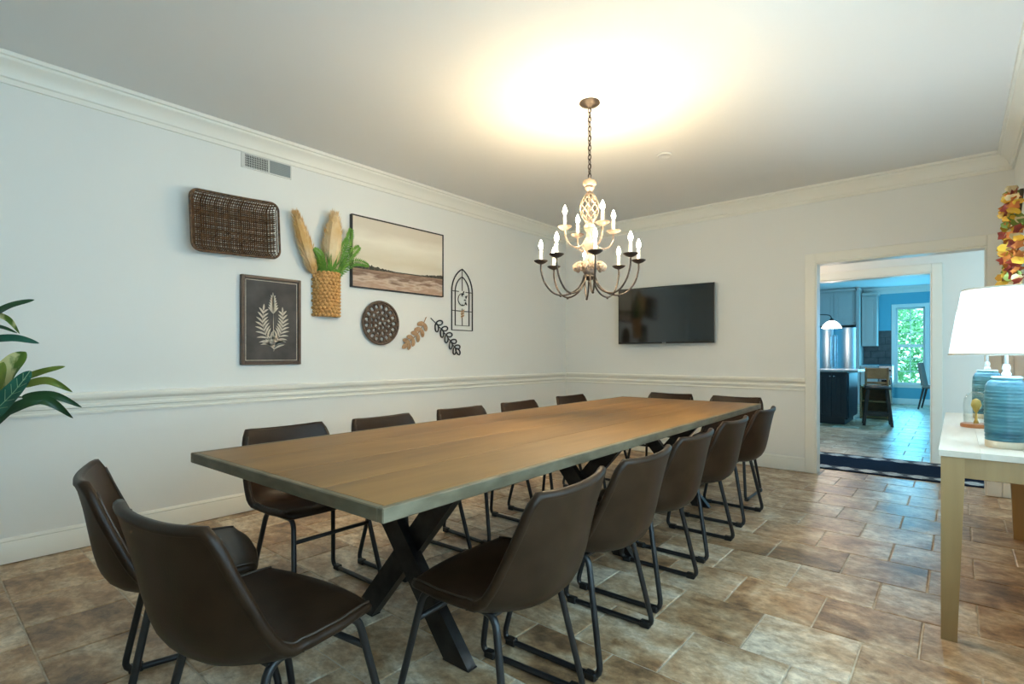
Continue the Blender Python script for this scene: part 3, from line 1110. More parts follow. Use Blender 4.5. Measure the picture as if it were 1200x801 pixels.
def flat_leaf(mb, p, q, w, y, n=6, t=.0012, curve=0.0):
    """pointed leaf from p to q in the x-z plane"""
    p, q = Vector((p[0], p[1])), Vector((q[0], q[1]))
    d = q - p
    nrm = Vector((-d.y, d.x)).normalized()
    L_, R_ = [], []
    for i in range(n + 1):
        s = i / n
        c = p + d * s + nrm * curve * math.sin(PI * s)
        h = w * math.sin(PI * min(1, .06 + s * .94)) ** .8
        L_.append(c + nrm * h); R_.append(c - nrm * h)
    poly = L_ + R_[::-1]
    mb.prism([(a.x, a.y) for a in poly], 1, y, y - t)


fern = MB()
Y0 = -.0262


def frond(pts, n, length, w, start=.15, tip=True):
    sp = spline([(a, 0, b) for a, b in pts], 12)
    for i in range(len(sp) - 1):
        flat_leaf(fern, (sp[i].x, sp[i].z), (sp[i + 1].x, sp[i + 1].z), .0022, Y0, 2)
    for k in range(n):
        s = start + (1 - start) * k / n
        f = s * (len(sp) - 1)
        i = min(int(f), len(sp) - 2)
        c = sp[i].lerp(sp[i + 1], f - i)
        d = (sp[i + 1] - sp[i]).normalized()
        ang = math.atan2(d.z, d.x)
        ll = length * (1 - .55 * s) * (1 if s > start + .02 else .9)
        for sg in (-1, 1):
            a = ang + sg * math.radians(62 - 22 * s)
            flat_leaf(fern, (c.x, c.z), (c.x + ll * math.cos(a), c.z + ll * math.sin(a)), w, Y0, 5, curve=-sg * ll * .08)
    e_, d = sp[-1], (sp[-1] - sp[-2]).normalized()
    flat_leaf(fern, (e_.x, e_.z), (e_.x + d.x * length * .45, e_.z + d.z * length * .45), w, Y0, 5)


frond([(.012, -.225), (.010, -.185), (-.045, -.11), (-.070, -.02), (-.064, .075)], 11, .108, .0068, .12)
frond([(.012, -.20), (.020, -.165), (.062, -.10), (.082, -.02), (.080, .065)], 11, .098, .0068, .12)
flat_leaf(fern, (.012, -.18), (.008, .07), .0022, Y0, 3)
for k in range(6):
    zz = .055 + .018 * k
    for sg in (-1, 1):
        flat_leaf(fern, (.008, zz), (.008 + sg * (.040 - .0045 * k), zz + .048), .0085, Y0, 5, curve=sg * .006)
flat_leaf(fern, (.008, .14), (.006, .215), .008, Y0, 5)
fern.build('fern_motif', M['motif'], cv)

# wicker wall pocket with dried plumes and grass
vs_ = on_wall('wicker_wall_vase', 'golden woven wicker pocket hung on the wall holding plumes and grass', 'vase', 2.262, 1.44)
hw_, hh = .112, .365
sh = MB()
sh.lathe([(.098, 0.003), (.104, .01), (.106, .18), (.108, hh - .01), (.100, hh - .005), (.098, .02), (.004, .015)], 14, (0, 0, 0), caps=False, a0=PI, a1=2 * PI)
sh.box(-.108, .108, -.006, 0, .003, hh)
sh.build('pocket', M['wicker'], vs_, smooth=True)
wk = MB()
for r in range(13):
    zz = .014 + r * (hh - .028) / 12
    for k in range(10):
        a = PI + PI * (k + (.62 if r % 2 else .15)) / 10.2
        rr = .108
        wk.sphere((rr * math.cos(a), rr * math.sin(a), zz), .0185, 6, 5, (1.0, .7, .72))
tag(wk.build('weave', M['wicker'], vs_, smooth='all'), None, kind='stuff')


def plume(name, label, base, tip, rad, seed):
    b_, t_ = Vector(base), Vector(tip)
    o = on_wall(name, label, 'plume', 2.262, 1.44)
    rn = random.Random(seed)
    MB().tube([b_ + (t_ - b_) * (k / 8) for k in range(9)], .0025, 5).build('stalk', M['pampas'], o)
    mb = MB()
    ax = (t_ - b_)
    u = ax.cross(Vector((0, 1, 0))).normalized()
    w_ = ax.cross(u).normalized()
    core = []
    for k in range(12):
        s = .38 + .60 * k / 11
        core.append(b_ + ax * s)
    mb.tube(core, [max(.002, rad * .80 * math.sin(PI * (.12 + .84 * k / 11)) ** .7) for k in range(12)], 8)
    for k in range(1500):
        s = rn.uniform(.34, .97)
        env = rad * math.sin(PI * min(1, max(0, (s - .30) / .72)) ** .75) ** .7
        a = rn.uniform(0, 2 * PI)
        r = env * rn.uniform(.45, .95)
        p = b_ + ax * s + (u * math.cos(a) + w_ * math.sin(a) * .7) * r
        dd = (ax.normalized() * rn.uniform(.6, 1) + (u * math.cos(a) + w_ * math.sin(a)) * rn.uniform(.1, .45)).normalized()
        L_ = rn.uniform(.03, .055)
        side = dd.cross(Vector((rn.uniform(-1, 1), rn.uniform(-1, 1), rn.uniform(-1, 1)))).normalized() * .0035
        mb.add([p - side, p + side, p + dd * L_], [(0, 1, 2)])
    tag(mb.build('plume_fluff', M['pampas'], o, fix=False), None, kind='stuff')
    return o


plume('pampas_plume', 'slender leaning tan pampas plume in the wicker wall vase', (-.045, -.05, .10), (-.300, -.085, .790), .056, 1)
plume('pampas_plume', 'broad upright tan pampas plume in the wicker wall vase', (-.01, -.05, .10), (.030, -.10, .850), .088, 2)

gr = on_wall('grass_bunch', 'bunch of bright green grass blades filling the wicker wall vase', 'grass', 2.262, 1.44)
rn = random.Random(11)
gm = MB()
for k in range(260):
    x0 = rn.uniform(-.085, .085)
    y0_ = -math.sqrt(max(0, .092 ** 2 - x0 ** 2)) * rn.uniform(.35, 1.0)
    lean = x0 * 1.2 + rn.uniform(-.07, .07)
    hgt = rn.uniform(.12, .25)
    out = rn.uniform(.0, .07)
    pts = []
    for q in range(6):
        s = q / 5
        pts.append(Vector((x0 + lean * s ** 1.6, y0_ - out * s, .33 + hgt * (s - .15 * s * s))))
    wd = rn.uniform(.005, .009)
    side = Vector((1, rn.uniform(-.6, .6), 0)).normalized()
    vsl, fsl = [], []
    for q, p in enumerate(pts):
        h = wd * (1 - (q / 5) ** 2 * .95)
        vsl += [p - side * h, p + side * h]
    fsl = [(2 * q, 2 * q + 1, 2 * q + 3, 2 * q + 2) for q in range(5)]
    gm.add(vsl, fsl)
tag(gm.build('blades', M['grass'], gr, fix=False), None, kind='stuff')
fm = MB()


def fern_frond(base, tip, arch, n, ll):
    b_, t_ = Vector(base), Vector(tip)
    sp = spline([b_, b_.lerp(t_, .5) + Vector(arch), t_], 10)
    fm.tube(sp, .002, 4)
    for k in range(n):
        f = (k + 1) / (n + 1) * (len(sp) - 1)
        i = min(int(f), len(sp) - 2)
        c = sp[i].lerp(sp[i + 1], f - i)
        d = (sp[i + 1] - sp[i]).normalized()
        sd = d.cross(Vector((0, 1, 0))).normalized()
        l2 = ll * math.sin(PI * (.18 + .78 * k / n)) ** .7
        for sg in (-1, 1):
            dd = (sd * sg + d * .75 + Vector((0, -.25 + .3 * rn.random(), 0))).normalized()
            wv_ = dd.cross(Vector((0, 1, 0))).normalized() * .008
            p = c
            fm.add([p, p + dd * l2 * .45 + wv_, p + dd * l2, p + dd * l2 * .45 - wv_], [(0, 1, 2, 3)])


fern_frond((.04, -.05, .30), (.185, -.09, .74), (.02, -.03, .06), 22, .062)
fern_frond((.05, -.05, .30), (.255, -.10, .60), (.0, -.03, .05), 20, .060)
fern_frond((.05, -.05, .31), (.345, -.10, .455), (.0, -.03, .075), 20, .050)
fern_frond((.02, -.06, .30), (.12, -.13, .64), (.0, -.02, .04), 20, .055)
fern_frond((-.04, -.05, .30), (-.155, -.11, .52), (.0, -.03, .05), 16, .045)
fm.build('fern_fronds', M['grass'], gr, fix=False)


# landscape painting
def painting_mat():
    m, nt, b = new_mat('landscape_painting')
    N, L = nt.nodes, nt.links
    tc = N.new('ShaderNodeTexCoord')
    sep = N.new('ShaderNodeSeparateXYZ'); L.new(tc.outputs['Object'], sep.inputs[0])

    def mathn(op, a=None, c=None, va=0, vb=0, vc=None):
        n = N.new('ShaderNodeMath'); n.operation = op
        n.inputs[0].default_value, n.inputs[1].default_value = va, vb
        if vc is not None:
            n.inputs[2].default_value = vc
        if a is not None:
            L.new(a, n.inputs[0])
        if c is not None:
            L.new(c, n.inputs[1])
        return n.outputs[0]

    def noise(sc, st, det=5):
        mp = N.new('ShaderNodeMapping'); mp.inputs['Scale'].default_value = st
        L.new(tc.outputs['Object'], mp.inputs[0])
        n = N.new('ShaderNodeTexNoise'); n.inputs['Scale'].default_value = sc; n.inputs['Detail'].default_value = det
        L.new(mp.outputs[0], n.inputs[0]); return n.outputs['Fac']

    def ramp(fac, els):
        r = N.new('ShaderNodeValToRGB')
        r.color_ramp.elements[0].position, r.color_ramp.elements[0].color = els[0][0], (*els[0][1], 1)
        r.color_ramp.elements[1].position, r.color_ramp.elements[1].color = els[-1][0], (*els[-1][1], 1)
        for p, c in els[1:-1]:
            q = r.color_ramp.elements.new(p); q.color = (*c, 1)
        L.new(fac, r.inputs[0]); return r.outputs[0]

    def mix(fac, a, c):
        n = N.new('ShaderNodeMix'); n.data_type = 'RGBA'
        L.new(fac, n.inputs['Factor']); L.new(a, n.inputs['A']); L.new(c, n.inputs['B']); return n.outputs['Result']
    x, z_ = sep.outputs['X'], sep.outputs['Z']
    # sky
    s = mathn('MULTIPLY_ADD', z_, None, 0, 1.5, .55)
    s = mathn('ADD', s, mathn('MULTIPLY', noise(3, (1, 1, 3)), None, 0, .25))
    sky = ramp(s, [(.38, (.76, .71, .60)), (.62, (.68, .61, .47)), (.85, (.82, .77, .65)), (1.0, (.68, .61, .50))])
    g = mathn('ADD', mathn('MULTIPLY_ADD', z_, None, 0, 2.2, .86), mathn('MULTIPLY', noise(7, (1, 1, 5), 8), None, 0, .55))
    ground = ramp(g, [(.36, (.62, .46, .36)), (.52, (.42, .28, .20)), (.62, (.60, .47, .37)), (.74, (.21, .125, .088)), (.88, (.38, .26, .18))])
    hz = mathn('MULTIPLY_ADD', x, None, 0, .012, -.128)
    fac = mathn('GREATER_THAN', z_, hz)
    out = mix(fac, ground, sky)
    # tree line: height profile
    h = mathn('MULTIPLY', noise(34, (1, 1, 0.01), 6), None, 0, .075)
    left = mathn('MAXIMUM', mathn('MULTIPLY_ADD', x, None, 0, -.16, -.010), None, 0, 0)
    right = mathn('MAXIMUM', mathn('MULTIPLY_ADD', x, None, 0, .16, -.036), None, 0, 0)
    env = mathn('ADD', left, right)
    hh_ = mathn('MINIMUM', env, None, 0, .05)
    top = mathn('ADD', hz, mathn('ADD', mathn('MULTIPLY', h, mathn('MULTIPLY', hh_, None, 0, 22)), mathn('MULTIPLY', hh_, None, 0, -.25)))
    up = mathn('LESS_THAN', z_, top)
    dn = mathn('GREATER_THAN', z_, mathn('ADD', hz, None, 0, -.010))
    tree = ramp(noise(60, (1, 1, 1)), [(.35, (.028, .032, .022)), (.65, (.10, .09, .065))])
    out = mix(mathn('MULTIPLY', up, dn), out, tree)
    L.new(out, b.inputs['Base Color'])
    b.inputs['Roughness'].default_value = .75
    return m


pa = on_wall('landscape_painting', 'wide black framed landscape painting of pale sky over brown marsh', 'painting', 3.003, 2.018)
w2, h2 = .518, .309
for a in ((-w2, -w2 + .010, -h2, h2), (w2 - .010, w2, -h2, h2), (-w2 + .010, w2 - .010, h2 - .010, h2), (-w2 + .010, w2 - .010, -h2, -h2 + .010)):
    MB().bbox(a[0], a[1], -.038, 0, a[2], a[3], .002).build('frame_rail', M['blackframe'], pa)
MB().box(-w2 + .010, w2 - .010, -.028, -.003, -h2 + .010, h2 - .010).build('canvas', painting_mat(), pa)

# round woven plate
pl = on_wall('round_woven_plate', 'round brown openwork woven plate hung below the landscape painting', 'plate', 2.785, 1.418)
m = MB()
PR = .186
for r, t, o_ in ((PR, .011, -.028), (PR - .016, .006, -.020)):
    m.tube([(r * math.cos(2 * PI * k / 48), o_, r * math.sin(2 * PI * k / 48)) for k in range(48)], t, 7, closed=True)
m.build('rim', M['platewood'], pl, smooth='all')
m = MB()
for ring, (rc, n, rr) in enumerate(((.142, 17, .030), (.096, 12, .028), (.052, 7, .027), (.0, 1, .028))):
    for k in range(n):
        a = 2 * PI * (k + .5 * (ring % 2)) / n
        cx, cz = rc * math.cos(a), rc * math.sin(a)
        pts = []
        for q in range(14):
            t = 2 * PI * q / 14
            ex, ez = rr * math.cos(t), rr * .82 * math.sin(t)
            pts.append((cx + ex * math.cos(a) - ez * math.sin(a), -.014 - .006 * (rc / .142) + .004 * math.sin(3 * t + k), cz + ex * math.sin(a) + ez * math.cos(a)))
        m.tube(pts, .0105, 6, closed=True)
tag(m.build('openwork', M['platewood'], pl, smooth='all'), None, kind='stuff')


# metal leaf sprigs
def sprig(name, label, base, tip, bend, n, length, mt, open_):
    c = ((base[0] + tip[0]) / 2, (base[1] + tip[1]) / 2)
    o = on_wall(name, label, 'wall decor', c[0], c[1])
    b_, t_ = Vector((base[0] - c[0], -.012, base[1] - c[1])), Vector((tip[0] - c[0], -.012, tip[1] - c[1]))
    d = (t_ - b_)
    nrm = Vector((-d.z, 0, d.x)).normalized()
    sp = spline([b_, b_.lerp(t_, .5) + nrm * bend, t_], 10)
    MB().tube(sp, .0048, 6).build('stem', mt, o, smooth='all')
    MB().tube([(0, 0, 0), (0, -.012, 0)], .004, 6).build('standoff', mt, o)
    for k in range(n):
        s = .22 + .70 * k / (n - 1)
        f = s * (len(sp) - 1)
        i = min(int(f), len(sp) - 2)
        p = sp[i].lerp(sp[i + 1], f - i)
        dd = (sp[i + 1] - sp[i]).normalized()
        ang = math.atan2(dd.z, dd.x)
        for sg in (-1, 1):
            a = ang + sg * math.radians(48)
            leaf(o, p, a, length * (1 - .12 * s), mt, open_)
    leaf(o, sp[-1], math.atan2((sp[-1] - sp[-2]).z, (sp[-1] - sp[-2]).x), length * .95, mt, open_)
    return o


def leaf(o, p, a, L_, mt, open_):
    d = Vector((math.cos(a), 0, math.sin(a)))
    nn = Vector((-math.sin(a), 0, math.cos(a)))
    out = []
    for q in range(14):
        t = q / 14
        s = .5 - .5 * math.cos(2 * PI * t)
        h = math.sin(2 * PI * t) * .27 * L_ * (1.0)
        out.append(p + d * L_ * (s ** .9) + nn * h + Vector((0, -.004 - .006 * math.sin(PI * s), 0)))
    mb = MB()
    if open_:
        mb.tube(out, .0075, 5, closed=True)
    else:
        n_ = len(out)
        mb.add(out + [v_ + Vector((0, .003, 0)) for v_ in out], [tuple(range(n_)), tuple(reversed(range(n_, 2 * n_)))] + [(k, (k + 1) % n_, n_ + (k + 1) % n_, n_ + k) for k in range(n_)])
        mb.tube([p, p + d * L_ * .8 + Vector((0, -.010, 0))], .0020, 4)
    mb.build('leaf', mt, o, smooth=True)


sprig('metal_leaf_sprig', 'copper coloured metal leaf sprig hung next to the round plate', (3.318, 1.500), (3.095, 1.248), .030, 5, .088, M['copper'], False)
sprig('metal_leaf_sprig', 'black open-outline metal leaf sprig hung below the arched metal window', (3.376, 1.494), (3.705, 1.200), .016, 5, .085, M['ironleaf'], True)

# arched metal window
ar = on_wall('arched_metal_window', 'small black pointed-arch metal window decor with wreath on the wall', 'wall decor', 3.803, 1.385)


def arch(w, z0, zs, zt, o_=-.010):
    pts = [(-w, o_, z0), (-w, o_, zs)]
    hgt = zt - zs
    c_ = (hgt * hgt - w * w) / (2 * w)       # gothic arch: each side is an arc centred beyond the middle
    R_ = w + c_
    a1 = math.atan2(hgt, c_)
    for k in range(1, 9):
        a = a1 * k / 8
        pts.append((c_ - R_ * math.cos(a), o_, zs + R_ * math.sin(a)))
    right = [(-x, y, zz) for x, y, zz in pts[:-1]][::-1]
    return pts + right


m = MB()
m.tube(arch(.148, .006, .40, .640), .0072, 6, closed=True)
m.build('outer_frame', M['ironleaf'], ar)
m = MB()
m.tube(arch(.100, .055, .40, .560), .0062, 6, closed=True)
m.build('inner_frame', M['ironleaf'], ar)
m = MB()
for zz in (.205, .405):
    m.tube([(-.148, -.010, zz), (.148 if zz < .3 else -.05, -.010, zz)], .0042, 6)
    if zz > .3:
        m.tube([(.05, -.010, zz), (.148, -.010, zz)], .0042, 6)
m.tube([(0, -.010, .055), (0, -.010, .23)], .0042, 6)
m.tube([(0, -.010, .415), (0, -.010, .640)], .0042, 6)
m.build('glazing_bar', M['ironleaf'], ar)
m = MB()
m.tube([(.062 * math.cos(t), -.013, .325 + .062 * math.sin(t)) for t in [PI * .5 + PI * 1.25 * k / 16 for k in range(17)]], .0042, 6)
m.build('wreath_ring', M['ironleaf'], ar)
m = MB()
for k in range(9):
    t = -PI * .4 + PI * 1.0 * k / 8
    flat_leaf(m, (.050 * math.cos(t), .325 + .062 * math.sin(t)), (.050 * math.cos(t) - .035 * math.cos(k * 2.1), .325 + .062 * math.sin(t) + .035 * math.sin(k * 2.1)), .008, -.016, 5)
m.build('wreath_leaves', M['ironleaf'], ar)
m = MB()
for k in range(6):
    s = 1 if k % 2 else -1
    flat_leaf(m, (0, .135 + .012 * k), (s * .026, .155 + .014 * k), .009, -.014, 5)
m.build('hanging_sprig', M['copper'], ar)


# ---------------------------------------------------------------- console table and what stands on it
CT = .752
CXa, CXb, CYa, CYb = -.056, XR - .020, 2.685, 4.50
co = empty('console_table', 'pale wooden console table with tapered legs against the right wall', 'table', ((CXa + CXb) / 2, (CYa + CYb) / 2, 0))
hx, hy = (CXb - CXa) / 2, (CYb - CYa) / 2
nb = 3
for k in range(nb):
    a = -hx + 2 * hx * k / nb
    MB().bbox(a + .0002, a + 2 * hx / nb - .0002, -hy, hy, CT - .024, CT, .0008).build('top_board', M['ashtop'], co)
MB().bbox(-hx + .03, hx - .03, -hy + .014, -hy + .034, CT - .105, CT - .024, .002).build('apron', M['ash'], co)
MB().bbox(-hx + .03, hx - .03, hy - .034, hy - .014, CT - .105, CT - .024, .002).build('apron', M['ash'], co)
MB().bbox(-hx + .012, -hx + .032, -hy + .05, hy - .05, CT - .105, CT - .024, .002).build('apron', M['ash'], co)
MB().bbox(hx - .032, hx - .012, -hy + .05, hy - .05, CT - .105, CT - .024, .002).build('apron', M['ash'], co)
for sx in (-1, 1):
    for sy in (-1, 1):
        m = MB()
        xo, yo = sx * (hx - .008), sy * (hy - .008)
        lv = []
        for zz, w_ in ((0, .050), (CT - .11, .072), (CT - .024, .072)):
            for (a, b) in ((0, 0), (1, 0), (1, 1), (0, 1)):
                lv.append((xo - sx * w_ * a, yo - sy * w_ * b, zz))
        fs = [(0, 1, 2, 3), (8, 9, 10, 11)]
        for l_ in (0, 4):
            fs += [(l_ + k, l_ + (k + 1) % 4, l_ + 4 + (k + 1) % 4, l_ + 4 + k) for k in range(4)]
        m.add(lv, fs).build('leg', M['ash'], co)


def table_lamp(loc, label):
    o = empty('table_lamp', label, 'lamp', (loc[0], loc[1], CT), 0, 'matching lamps on the console')
    MB().lathe([(.004, 0), (.064, 0), (.066, .004), (.066, .026), (.064, .029), (.004, .029)], 40).build('foot_ring', M['bisque'], o, smooth=True)
    prof = [(.064, .029)]
    n = 60
    rn = random.Random(5)
    for k in range(n + 1):
        t = k / n
        zz = .029 + t * .250
        r = interp([(0, .0655), (.3, .069), (.75, .069), (.88, .066), (.95, .058), (1.0, .044)], t)
        r += (.0011 * math.sin(k * 1.9) + rn.uniform(-.0008, .0008)) * (1 if t < .85 else .2)
        prof.append((r, zz))
    bd = MB().lathe(prof + [(.004, .281)], 48)
    bd.build('body', M['glaze'], o, smooth='all')
    MB().lathe([(.045, .2785), (.050, .284), (.046, .290), (.004, .291)], 32).build('shoulder_cap', M['glaze_top'], o, smooth=True)
    MB().lathe([(.004, .290), (.014, .291), (.016, .300), (.010, .310), (.013, .326), (.010, .338), (.004, .339)], 20).build('neck', M['acrylic'], o, smooth=True)
    MB().tube([(0, 0, .335), (0, 0, .43)], .006, 8).build('lamp_holder', M['silver'], o)
    MB().sphere((0, 0, .46), .030, 14, 8, (1, 1, 1.15)).build('bulb', M['candle'], o, smooth='all')
    s = MB()
    r0_, r1_, z0_, z1_ = .180, .140, .376, .648
    s.lathe([(r0_, z0_), (r1_, z1_), (r1_ - .002, z1_), (r0_ - .002, z0_), (r0_, z0_)], 56, caps=False)
    sh_ = s.build('lamp_shade', M['shade'], o, smooth=True)
    for r_, z_ in ((r0_, z0_ + .004), (r1_, z1_ - .003)):
        MB().tube([((r_ - .0005) * math.cos(2 * PI * k / 48), (r_ - .0005) * math.sin(2 * PI * k / 48), z_) for k in range(48)], .0038, 6, closed=True).build('shade_rim', M['shaderim'], sh_, smooth='all')
    sp_ = MB()
    for k in range(3):
        a = 2 * PI * k / 3
        sp_.tube([(0, 0, z1_ - .02), (r1_ * math.cos(a), r1_ * math.sin(a), z1_ - .005)], .002, 5)
    sp_.build('shade_spider', M['silver'], o)
    lamp_point('lamp_bulb_light', (0, 0, .50), LAMP_E, (.58, .83, 1.0), .035, o)
    return o


LAMP_E = 15
table_lamp((.155, 2.93), 'turquoise ribbed ceramic lamp with white shade on the console end away from the doorway')
table_lamp((.140, 4.22), 'turquoise ribbed ceramic lamp with white shade on the console, behind the glass cloche')

cl = empty('glass_cloche', 'clear glass cloche on a reddish wooden base between the turquoise lamps', 'cloche', (.078, 3.66, CT))
MB().lathe([(.004, 0), (.062, 0), (.064, .004), (.064, .016), (.060, .020), (.004, .020)], 32).build('wooden_base', M['redwood'], cl, smooth=True)
MB().lathe([(.052, .0205), (.052, .12), (.049, .150), (.038, .172), (.018, .184), (.004, .187), (.004, .185), (.018, .182), (.0365, .170), (.047, .149), (.050, .12), (.050, .0205)], 32, caps=False).build('glass_dome', M['glass'], cl, smooth='all')
MB().sphere((0, 0, .195), .010, 12, 8).build('dome_knob', M['glass'], cl, smooth='all')
am = MB()
am.lathe([(.004, .0205), (.012, .0205), (.006, .04), (.004, .075), (.012, .090), (.022, .115), (.017, .14), (.004, .15)], 14)
am.build('gold_ornament', M['amber'], cl, smooth='all')


# ---------------------------------------------------------------- autumn swag on the right wall
sw = empty('autumn_leaf_swag', 'swag of yellow, orange and red autumn leaves hung above the console', 'wall decor', (XR, 4.60, 1.30), 0)
rn = random.Random(21)
LM = [M['yellowleaf'], M['orangeleaf'], M['redleaf'], M['greenleaf'], M['creamleaf']]
leaf_meshes = []
for mt in LM:
    mb = MB()
    out = []
    for k in range(10):    # a five-pointed maple-like leaf, slightly cupped
        a = PI / 2 + 2 * PI * k / 10
        if mt in (M['orangeleaf'], M['redleaf']):
            r = (.036 if k % 2 == 0 else .025) * (1.25 if k == 0 else 1)
        else:
            r = .018 + .026 * abs(math.sin(a)) ** 1.6
        out.append((r * math.cos(a), r * math.sin(a), .010 * (r / .04)))
    mb.add([(0, 0, 0)] + out, [(0, 1 + k, 1 + (k + 1) % 10) for k in range(10)])
    leaf_meshes.append(mb.mesh('autumn_leaf', mt, fix=True))
MB().tube(spline([(-.03, 0, .88), (-.05, .02, .6), (-.06, .0, .25), (-.05, 0, .0)], 6), .010, 6).build('twig_core', M['bark'], sw)
for k in range(290):
    zz = rn.uniform(.0, .88)
    half = interp([(0, .12), (.18, .33), (.40, .31), (.62, .19), (.85, .09), (.95, .04)], zz)
    yy = rn.uniform(-half, half)
    dep = rn.uniform(.055, .07 + .06 * (1 - abs(yy) / max(half, .01)))
    o = bpy.data.objects.new('autumn_leaf', leaf_meshes[rn.choice([0, 0, 1, 1, 2, 2, 3, 4])])
    COL.objects.link(o)
    o.parent = sw
    o.location = (-dep, yy, zz)
    o.rotation_euler = (rn.uniform(-.7, .7), -PI / 2 + rn.uniform(-.8, .8), rn.uniform(0, 6.28))
    s = rn.uniform(.7, 1.15)
    o.scale = (s, s, s)

# ---------------------------------------------------------------- potted plant at the left wall
PX, PY = -3.34, -.10
pt = empty('potted_plant', 'tall leafy potted plant with green and variegated leaves by the art wall', 'plant', (PX, PY, 0))
MB().lathe([(.004, 0), (.13, 0), (.135, .01), (.17, .30), (.175, .32), (.165, .325), (.155, .30), (.15, .28), (.004, .28)], 28).build('pot', M['pot'], pt, smooth=True)
MB().lathe([(.153, .279), (.08, .288), (.004, .29)], 20).build('soil', M['soil'], pt)
stems = [[(0, 0, .28), (.03, .02, .6), (.07, .10, .95), (.10, .16, 1.16)], [(.02, -.02, .28), (-.02, .04, .55), (.03, .08, .78), (.06, .18, .90)],
         [(-.02, .0, .28), (-.04, -.06, .7), (-.03, -.10, 1.1), (.0, -.08, 1.35)], [(.01, .02, .28), (.06, .03, .8), (.10, .06, 1.2), (.10, .10, 1.38)]]
for s in stems:
    MB().tube(spline(s, 6), .009, 7).build('stem', M['bark'], pt, smooth='all')


def plant_leaf(b_, mid, t_, w_, mt, face=(.75, -.65, .25), vein=False):
    """leaf blade along base-mid-tip (world points), its flat side turned towards face"""
    org = Vector((PX, PY, 0))
    pts = spline([Vector(b_) - org, Vector(mid) - org, Vector(t_) - org], 8)
    fc = Vector(face).normalized()
    n = len(pts) - 1
    rows = []
    for i, p in enumerate(pts):
        d = (pts[min(i + 1, n)] - pts[max(i - 1, 0)]).normalized()
        sd = d.cross(fc).normalized()
        up = sd.cross(d).normalized()
        t = i / n
        h = w_ * 1.9 * ((t + .02) ** .62) * (max(0, 1 - t) ** .95) + .0006
        wob = .10 * w_ * math.sin(t * 9)
        rows.append([p - sd * h + up * (h * .28 + wob), p - sd * h * .5 + up * h * .08, p, p + sd * h * .5 + up * h * .08, p + sd * h + up * (h * .28 - wob)])
    mb = MB(); mb.grid(rows)
    mb.grid([[q - fc * .0012 for q in r] for r in rows])
    o = mb.build('leaf', mt, pt, smooth='all', fix=False)
    if vein:
        v_ = MB(); v_.tube([r[2] + fc * .001 for r in rows], .0016, 4)
        for i in range(2, n - 1, 2):
            for c in (0, 4):
                j = min(n, i + 2)
                v_.tube([rows[i][2] + fc * .001, rows[j][c].lerp(rows[j][2], .25) + fc * .001], .0010, 4)
        v_.build('vein', M['vein'], o)
    return o


LEAVES = [
    ((-3.28, 0.263, 1.295), (-3.2, 0.327, 1.347), (-3.17, 0.402, 1.378), 0.022, 'leafdark'),
    ((-3.28, 0.274, 1.318), (-3.2, 0.321, 1.287), (-3.17, 0.354, 1.223), 0.016, 'leafvar'),
    ((-3.28, 0.269, 1.265), (-3.2, 0.31, 1.248), (-3.17, 0.346, 1.226), 0.010, 'leafdark'),
    ((-3.28, 0.258, 1.196), (-3.2, 0.343, 1.204), (-3.17, 0.419, 1.182), 0.024, 'leafteal'),
    ((-3.13, 0.272, 0.931), (-3.05, 0.306, 1.059), (-3.02, 0.356, 1.142), 0.078, 'leafvar'),
    ((-3.06, 0.251, 0.908), (-2.98, 0.269, 1.009), (-2.95, 0.281, 1.1), 0.050, 'greenleaf'),
    ((-3.01, 0.232, 0.864), (-2.93, 0.304, 0.968), (-2.9, 0.357, 1.064), 0.062, 'leafteal'),
    ((-3.28, 0.358, 1.011), (-3.2, 0.435, 1.053), (-3.17, 0.509, 1.076), 0.022, 'leafolive'),
    ((-3.28, 0.375, 0.986), (-3.2, 0.453, 1.01), (-3.17, 0.536, 0.955), 0.026, 'leafolive'),
    ((-3.28, 0.375, 0.935), (-3.2, 0.471, 0.942), (-3.17, 0.571, 0.88), 0.026, 'leafdark'),
    ((-3.28, 0.269, 0.839), (-3.2, 0.429, 0.924), (-3.17, 0.539, 0.831), 0.034, 'leafdark'),
    ((-3.28, 0.274, 0.808), (-3.2, 0.338, 0.892), (-3.17, 0.431, 0.926), 0.032, 'leafdark'),
]
stem_pts = [Vector(p) + Vector((PX, PY, 0)) for s in stems for p in spline(s, 6) if p[2] > .55]
rn = random.Random(31)
for k in range(42):
    a = rn.uniform(PI * .75, PI * 1.9)
    s = rn.choice(stem_pts[8:])
    L_ = rn.uniform(.18, .28)
    d = Vector((math.cos(a), math.sin(a), 0))
    if s.x + d.x * (L_ + .1) < XL + .06:
        d.x *= .3
    b_ = s + d * .06 + Vector((0, 0, .03))
    LEAVES.append((b_, b_ + d * L_ * .55 + Vector((0, 0, .06)), b_ + d * L_ + Vector((0, 0, -.02)), rn.uniform(.025, .05), rn.choice(['leafdark', 'leafteal', 'leafvar', 'leafolive'])))
for b_, mid, t_, w_, mt in LEAVES:
    plant_leaf(b_, mid, t_, w_, M[mt], vein=(w_ > .055 and mt == 'leafteal'))
    b_ = Vector(b_)
    s = min(stem_pts, key=lambda p: (p - b_).length + 2 * max(0, p.z - b_.z))
    org = Vector((PX, PY, 0))
    MB().tube(spline([s - org, s.lerp(b_, .5) - org + Vector((0, 0, .02)), b_ - org], 5), .0035, 5).build('petiole', M['bark'], pt, smooth='all')


